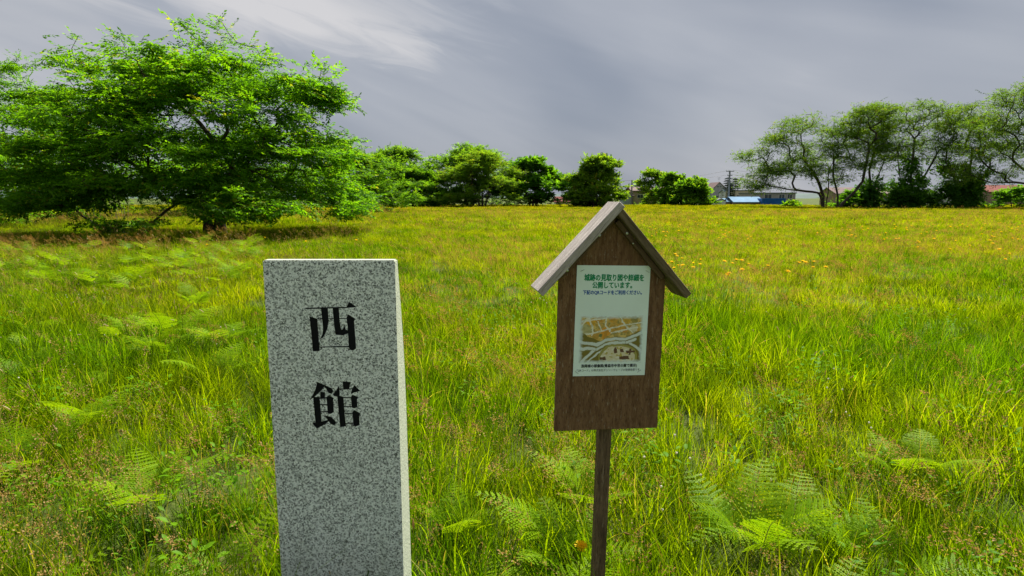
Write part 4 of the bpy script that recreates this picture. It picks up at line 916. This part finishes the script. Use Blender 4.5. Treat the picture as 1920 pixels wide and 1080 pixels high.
# ------------------------------------------------------------------ yellow flowers
M['petal'] = simple_leaf('yellow_petal', (0.82, 0.50, 0.004), (0.90, 0.64, 0.008), 0.5, 1.08, 0.03)
def flower_head(rng, r, n):
    V = []; T = []; b = 0
    for ring, (rr, z, m) in enumerate(((1.0, 0.0, n), (.75, .35, n), (.45, .7, n//2))):
        for k in range(m):
            a = 6.283*(k+.5*ring+rng.normal(0, .12))/m; d = np.array([math.cos(a), math.sin(a), .12+.25*ring+rng.normal(0, .08)]); s = np.array([-math.sin(a), math.cos(a), 0])
            L = r*rr*rng.uniform(.85, 1.1); w = r*.17; o = np.array([0, 0, z*r*.4]); V += [o+d*L*.12-s*w*.3, o+d*L*.12+s*w*.3, o+d*L+s*w*.55, o+d*L-s*w*.55]; T.append((b, b+1, b+2, b+3)); b += 4
    cup = MB().tube([(0, 0, -.55*r), (0, 0, -.25*r), (0, 0, 0)], [.15*r, .36*r, .30*r], 7); v2, f2 = np.array(cup.v), [f for f in cup.f if len(f) == 4]
    return join([(np.array(V), [np.array(T)], 0, rng.uniform(0, 1, len(T))), (v2, [np.array(f2)], 1, .3)])
def flower_mesh(name, r, n, h, lean):
    X = flower_head(rf, r, n); V = X[0].copy(); V[:, 2] += h; V[:, 0] += lean
    st = MB().tube([(0, 0, -.02), (lean*.3, 0, h*.5), (lean, 0, h-.5*r)], [.0018, .0015, .0013], 4); sq = [f for f in st.f if len(f) == 4]
    Y = join([(V, X[1], 0, 0.5), (np.array(st.v), [np.array(sq)], 1, .4)]); mi = np.concatenate([X[2], np.ones(len(sq), int)])
    # join() groups quads first, all faces here are quads, so order is kept
    me = np_mesh(name, Y[0], Y[1], False, mi, {'var': ('FACE', np.concatenate([X[3], np.full(len(sq), .4)]))}); me.materials.append(M['petal']); me.materials.append(M['stalk']); return me
FL = [flower_mesh('yellow_flower', .024, 12, h, l) for h, l in ((.52, .03), (.60, -.03), (.48, .02))]
def flower_at(x, y, sc, label, group):
    o = bpy.data.objects.new('yellow_flower', FL[int(rf.integers(0, 3))]); COL.objects.link(o); o.location = (x, y, gz(x, y)); o.scale = (sc*1.1, sc*1.1, rf.uniform(.85, 1.15)); o.rotation_euler = (rf.normal(.18, .15), rf.normal(0, .15), rf.uniform(0, 6.28)*.2)
    tag(o, label, 'flower', group)
k = 0
while k < 190:
    y = 5.5+rf.uniform(0, 1)**1.2*18; x = y*rf.uniform(.2, .86)
    if vnoise(x/3.0+5, y/3.0, 61) < .45: continue
    flower_at(x, y, rf.uniform(1.0, 1.55), 'small yellow flower in the scattered drift to the right of the notice board', 'yellow flowers right of the notice board'); k += 1
for k in range(26):
    y = 24+rf.uniform(0, 30); flower_at(y*rf.uniform(.10, .42), y, 1.7, 'tiny yellow flower in the band of grass before the houses', 'yellow flowers before the houses')
for x, y in ((-3.3, 12.5), (-4.6, 13.5), (-5.9, 11.8), (-2.0, 15), (-6.6, 16)): flower_at(x, y, 1.2, 'small yellow flower in the grass beyond the granite stone', 'yellow flowers beyond the stone')
def near_flower():
    r = empty('yellow_flower', (.187, 1.63, -.035)); tag(r, 'single orange-yellow flower on a stem at the foot of the signpost', 'flower')
    X = flower_head(rf, .0195, 17); me = np_mesh('flower_head', X[0], X[1], False, X[2], {'var': ('FACE', X[3])}); me.materials.append(M['petal']); me.materials.append(M['stalk'])
    h = link('flower_head', me, None, r); h.location = (0.012, 0, .497); h.rotation_euler = (R(17), R(6), 0)
    MB().tube([(0, .03, -.02), (.0, .02, .25), (.012, .006, .490)], [.0022, .0019, .0016], 5).build('stem', M['stalk'], r)
near_flower()

# ------------------------------------------------------------------ bamboo thicket at the wood edge
M['cane'] = plain('cane', (0.21, 0.20, 0.09), 0.6, 0.3, 3)
def thicket(label, x, y, w, d, h, n, seed, sprays):
    rng = np.random.default_rng(seed); r = empty('bamboo_thicket', (x, y, gz(x, y)-.03)); tag(r, label, 'bamboo'); tips = []
    for k in range(n):
        a = np.array([rng.uniform(-w, w), rng.uniform(-d, d), 0]); hh = h*rng.uniform(.7, 1.1); b = a+np.array([rng.normal(0, .3), rng.normal(0, .2), hh]); m = (a+b)/2+rng.normal(0, .08, 3)
        MB().tube([a, m, b], [.022, .018, .008], 4).build('cane', M['cane'], r); tips.append(np.stack([m, b, m*.4+b*.6]))
    tips = np.concatenate(tips); P = tips[rng.integers(0, len(tips), sprays)]+rng.normal(0, .32, (sprays, 3)); P[:, 2] = np.maximum(P[:, 2], .3); ax = rng.normal(0, 1, (sprays, 3)); ax[:, 2] = ax[:, 2]*.3-.2
    link('foliage', leaves_mesh('foliage', P, frames(ax, np.tile([0, 0, 1.0], (sprays, 1)), rng, .4), rng.uniform(.7, 1.2, sprays), spray_templates(rng, 6, 8, .35, .17, .035, .6), rng), M['leaf_bright'], r)
thicket('thin-stemmed bamboo thicket at the wood edge left of the spreading cherry', -25.6, 38.0, 2.6, .9, 2.9, 34, 5, 700)
thicket('bamboo thicket with pale canes behind the spreading cherry trunk', -19.0, 41.0, 2.6, .9, 2.4, 26, 6, 600)

# ------------------------------------------------------------------ houses beyond the field
def hp(px, py, D): return ((px-960)/1150*D, D, 1.45+(370-py)/1150*D)
for k, c in dict(tan=(.42, .34, .22), grey=(.36, .35, .38), white=(.62, .64, .64), cream=(.50, .44, .34), pinkwall=(.30, .28, .28), shedgreen=(.30, .36, .36), brown=(.28, .20, .14), concrete=(.40, .40, .39), teal=(.05, .26, .27)).items(): M['w_'+k] = plain('wall_'+k, c, .85, .1, .8)
for k, c in dict(pink=(.15, .105, .10), red=(.15, .04, .03), blue=(.14, .25, .36), grey=(.16, .17, .18), teal=(.20, .28, .28)).items(): M['r_'+k] = plain('roof_'+k, c, .85, .12, .7, spec=.1)
M['glass'] = plain('window_glass', (.03, .04, .055), .12, .2, 2, spec=.6); M['frame'] = plain('window_frame', (.55, .56, .56), .5, .05)
M['container'] = plain('container_paint', (.012, .12, .42), .5, .15, 1.2); M['pole'] = plain('pole_concrete', (.20, .19, .18), .8, .15, 3); M['wire'] = plain('wire', (.03, .03, .03), .6, .1)
def house(label, x0, x1, y, depth, ztop, roof, wall_m, roof_m, ridge=1.2, over=.35, wins=(), name='house', cat='house', rz=0, ridge_y=False):
    """front wall at y; windows (x0,x1,z0,z1) on the front"""
    cx = (x0+x1)/2; hw = (x1-x0)/2; zb = gz(cx, y)-.1; r = empty(name, (cx, y, zb), rz); tag(r, label, cat); H = ztop-zb
    if roof == 'gable_front':      # gable faces the field
        MB().prism_y([(-hw, 0), (hw, 0), (hw, H), (0, H+ridge), (-hw, H)], 0, depth).build('wall', wall_m, r)
        for s in (-1, 1):
            e = math.hypot(hw+over, ridge*(hw+over)/hw); sl = ridge/hw
            MB().prism_y([(0, H+ridge+.02), (s*(hw+over), H-sl*over+.02), (s*(hw+over), H-sl*over+.16), (0, H+ridge+.18)][::1 if s < 0 else -1], -over, depth+over).build('roof', roof_m, r)
    elif roof == 'gable_side':
        m = MB(); m.add([(-hw, 0, 0), (hw, 0, 0), (hw, depth, 0), (-hw, depth, 0), (-hw, 0, H), (hw, 0, H), (hw, depth, H), (-hw, depth, H), (-hw, depth/2, H+ridge), (hw, depth/2, H+ridge)],
                        [(0, 1, 5, 4), (2, 3, 7, 6), (1, 2, 6, 9, 5), (3, 0, 4, 8, 7), (4, 5, 9, 8), (6, 7, 8, 9)]); m.build('wall', wall_m, r)
        sl = ridge/(depth/2)
        for s in (0, 1):
            ye = -over if s == 0 else depth+over; ze = H-sl*over+.03; o = over
            MB().add([(-hw-o, ye, ze), (hw+o, ye, ze), (hw+o, depth/2, H+ridge+.03), (-hw-o, depth/2, H+ridge+.03), (-hw-o, ye, ze+.14), (hw+o, ye, ze+.14), (hw+o, depth/2, H+ridge+.17), (-hw-o, depth/2, H+ridge+.17)],
                     [(0, 3, 2, 1), (4, 5, 6, 7), (0, 1, 5, 4), (1, 2, 6, 5), (2, 3, 7, 6), (3, 0, 4, 7)]).build('roof', roof_m, r)
    else:
        MB().box(-hw, hw, 0, depth, 0, H).build('wall', wall_m, r); MB().box(-hw-.2, hw+.2, -.2, depth+.2, H+.003, H+.22).build('roof', roof_m, r)
    for a, b, c, d in wins:
        w = MB(); a -= cx; b -= cx; c -= zb; d -= zb; t = .07
        w.box(a-t, b+t, -.06, .02, c-t, c).box(a-t, b+t, -.06, .02, d, d+t).box(a-t, a, -.06, .02, c, d).box(b, b+t, -.06, .02, c, d).box((a+b)/2-.03, (a+b)/2+.03, -.05, .02, c, d)
        f = w.build('window', M['frame'], r); MB().box(a, b, -.02, .01, c, d).build('pane', M['glass'], f)
    return r
h = house('tan house with pale reddish roof and a row of dark windows', 25.0, 34.2, 128, 7, 2.75, 'gable_side', M['w_tan'], M['r_pink'], .75, .5, ((25.9, 27.0, 1.35, 1.95), (27.1, 28.2, 1.35, 1.95)))
MB().box(-2.1, -1.5, -.35, -.05, 2.45, 2.95).build('air_conditioner', M['w_white'], h)
house('small grey-green shed against the tan house', 22.9, 24.7, 127, 5, 1.75, 'gable_side', M['w_shedgreen'], M['r_pink'], .5, .3, name='shed', cat='shed')
house('small house whose red roof shows between the far clump and the single olive tree', 8.9, 12.2, 126, 5, .55, 'gable_side', M['w_cream'], M['r_red'], .9, .4)
g = house('grey gabled house with reddish roof edges and an aerial', 64.6, 68.9, 200, 9, 4.2, 'gable_front', M['w_grey'], M['r_pink'], 1.95, .3, ((66.0, 66.6, 4.6, 5.1), (66.8, 67.4, 4.6, 5.1), (64.9, 66.4, .5, 1.9), (66.8, 68.6, .5, 1.9)))
MB().tube([(.1, 1, 7.8), (.1, 1, 9.6)], .03, 4).box(-.5, .7, .97, 1.03, 9.3, 9.36).box(-.3, .5, .97, 1.03, 8.9, 8.96).build('aerial', M['wire'], g)
house('white house with teal-grey roof next to the grey gabled house', 62.4, 65.0, 180, 7, 2.6, 'gable_side', M['w_white'], M['r_teal'], .9, .3, ((62.8, 63.8, 1.1, 1.9),))
house('teal lean-to behind the tall utility pole', 66.8, 68.6, 198.5, 1.2, 1.9, 'flat', M['w_teal'], M['r_teal'], name='lean_to', cat='shed')
house('cream flat-roofed building behind the pale blue shed roofs', 61.2, 66.4, 170, 8, 3.2, 'flat', M['w_cream'], M['r_grey'], 0, 0, ((61.6, 62.3, 1.2, 2.0), (63.2, 64.4, .9, 1.9), (65.0, 65.8, 1.2, 2.0)))
house('long grey two-storey building behind the blue container', 54.2, 64.0, 140, 8, 2.3, 'flat', M['w_pinkwall'], M['r_grey'], 0, 0, ((57.0, 58.6, 1.2, 2.1), (60.3, 61.5, 1.2, 2.1), (62.2, 63.2, 1.2, 2.1)))
house('small white gabled shed with arched top beside the pale blue roofs', 38.3, 40.0, 116, 3, .75, 'gable_front', M['w_white'], M['r_grey'], .35, .15, name='shed', cat='shed')
house('low shed with pale blue roof left of the utility pole', 37.8, 42.3, 120, 5, .55, 'gable_side', M['w_brown'], M['r_blue'], .55, .4, name='shed', cat='shed')
house('wide low shed with pale blue pitched roof beside the blue container', 42.6, 47.8, 118.5, 5, .55, 'gable_side', M['w_brown'], M['r_blue'], .85, .4, name='shed', cat='shed')
house('tan house half hidden behind the bare leaning trunk', 68.0, 73.0, 130, 7, 2.2, 'gable_side', M['w_brown'], M['r_pink'], 1.2, .4, ((69.2, 71.0, .2, .9),))
house('brown house with pale window seen between the ivy-clad cherries', 77.0, 82.5, 130, 7, 2.2, 'gable_side', M['w_brown'], M['r_pink'], 1.2, .4, ((78.0, 79.6, .9, 1.6),))
house('house with long red roof at the field corner behind the leaning cherry', 100.0, 118.0, 130, 8, 2.6, 'gable_side', M['w_brown'], M['r_red'], 1.3, .5)
house('grey-roofed house seen between the ivy-clad cherries and the leaning one', 92.0, 98.0, 134, 7, 2.0, 'gable_side', M['w_concrete'], M['r_grey'], 1.1, .4)
def container():
    x0, x1, y = 47.4, 51.9, 117.5; zb = gz(49.6, y)-.06; r = empty('shipping_container', ((x0+x1)/2, y, zb)); tag(r, 'bright blue ribbed metal container by the old cherries', 'container'); hw = (x1-x0)/2
    H = 1.28-zb; m = MB(); n = 26; pts = []
    for i in range(n):
        xa = -hw+.08+(2*hw-.16)*i/n; w = (2*hw-.16)/n; pts += [(xa, .0), (xa+w*.35, .0), (xa+w*.5, .06), (xa+w*.85, .06)]
    v = []; f = []
    for q, (px_, py_) in enumerate(pts): v += [(px_, py_, .15), (px_, py_, H-.12)]
    for q in range(len(pts)-1): f.append((2*q, 2*q+2, 2*q+3, 2*q+1))
    MB().add(v, f).build('side_panel', M['container'], r); MB().box(-hw+.05, hw-.05, .08, 2.4, .05, H-.03).build('body', M['container'], r)
    fr = MB(); fr.box(-hw, hw, -.04, .07, 0, .15).box(-hw, hw, -.04, .07, H-.12, H).box(-hw, -hw+.08, -.04, .07, .15, H-.12).box(hw-.08, hw, -.04, .07, .15, H-.12); fr.build('frame', M['container'], r)
container()
def pole(label, x, y, zt, rad, arms):
    zb = gz(x, y)-.3; r = empty('utility_pole', (x, y, zb)); tag(r, label, 'utility pole'); MB().tube([(0, 0, 0), (0, 0, zt-zb)], [rad*1.3, rad], 8).build('post', M['pole'], r, smooth=False)
    for dz, w in arms: MB().box(-w, w, -.16, -.04-rad*.5, zt-zb-dz-.07, zt-zb-dz+.07).build('cross_arm', M['pole'], r)
    for dz, w in arms[:2]:
        for s in (-.9, -.3, .5, .95): MB().tube([(s*w, -.1, zt-zb-dz+.06), (s*w, -.1, zt-zb-dz+.3)], [.05, .035], 6).build('insulator', M['w_white'], r)
    return r
pole('tall utility pole with cross-arms above the pale blue sheds', 43.3, 124, 6.7, .16, ((.15, .8), (.95, .5), (1.5, .7), (2.2, .3)))
pole('short plain utility pole beside the tan house', 24.3, 126, 4.9, .13, ())
def wire(label, a, b, sag):
    a = Vector(a); b = Vector(b); pts = [a.lerp(b, t/14)-Vector((0, 0, sag*4*(t/14)*(1-t/14))) for t in range(15)]; o = MB().tube(pts, .022, 4).build('overhead_wire', M['wire']); tag(o, label, 'wire'); return o
wire('overhead wire from the tall pole sagging down to the short pole', (43.0, 123.9, 6.75), (24.3, 126, 4.85), .55)
wire('lower overhead wire between the tall pole and the short pole', (43.0, 123.9, 5.9), (24.3, 126, 4.6), .5)
wire('overhead wire from the tall pole away over the old cherries', (43.9, 123.9, 6.75), (90, 140, 6.6), .8)
wire('lower overhead wire from the tall pole over the long grey building', (43.9, 123.9, 5.9), (90, 140, 5.6), .8)
wire('overhead wire running from the short pole behind the single olive tree', (24.3, 126, 4.85), (-20, 150, 5.2), .6)
def conifer(label, x, y, zt, w, seed):
    rng = np.random.default_rng(seed); zb = gz(x, y)-.1; r = empty('conifer_tree', (x, y, zb)); tag(r, label, 'tree'); H = zt-zb
    MB().tube([(0, 0, 0), (0, 0, H*.6), (0, 0, H)], [.22, .14, .03], 6).build('trunk', M['bark'], r); n = 900; t = rng.uniform(.12, 1, n); a = rng.integers(0, 9, n)*.7+np.floor(t*14)*.4+rng.normal(0, .2, n)
    q = w*(1-t)**.8*rng.uniform(.2, 1, n); P = np.stack([q*np.cos(a), q*np.sin(a), np.floor(t*14)/14*H+rng.normal(0, .08, n)-q*.15+.2], 1); ax = np.stack([np.cos(a), np.sin(a), np.full(n, -.25)], 1)
    link('crown', leaves_mesh('crown', P, frames(ax, np.tile([0, 0, 1.0], (n, 1)), rng, .3), rng.uniform(.7, 1.2, n), spray_templates(rng, 5, 10, .8, .28, .07, .4), rng), M['leaf_conifer'], r)
conifer('dark spiky conifer behind the cream flat-roofed building', 63.8, 172+12, 7.6, 2.2, 3); conifer('slim dark conifer standing close right of the other conifer', 66.8, 186, 7.4, 1.8, 4); conifer('small dark conifer by the tall utility pole', 59.8, 170, 5.6, 1.1, 5)
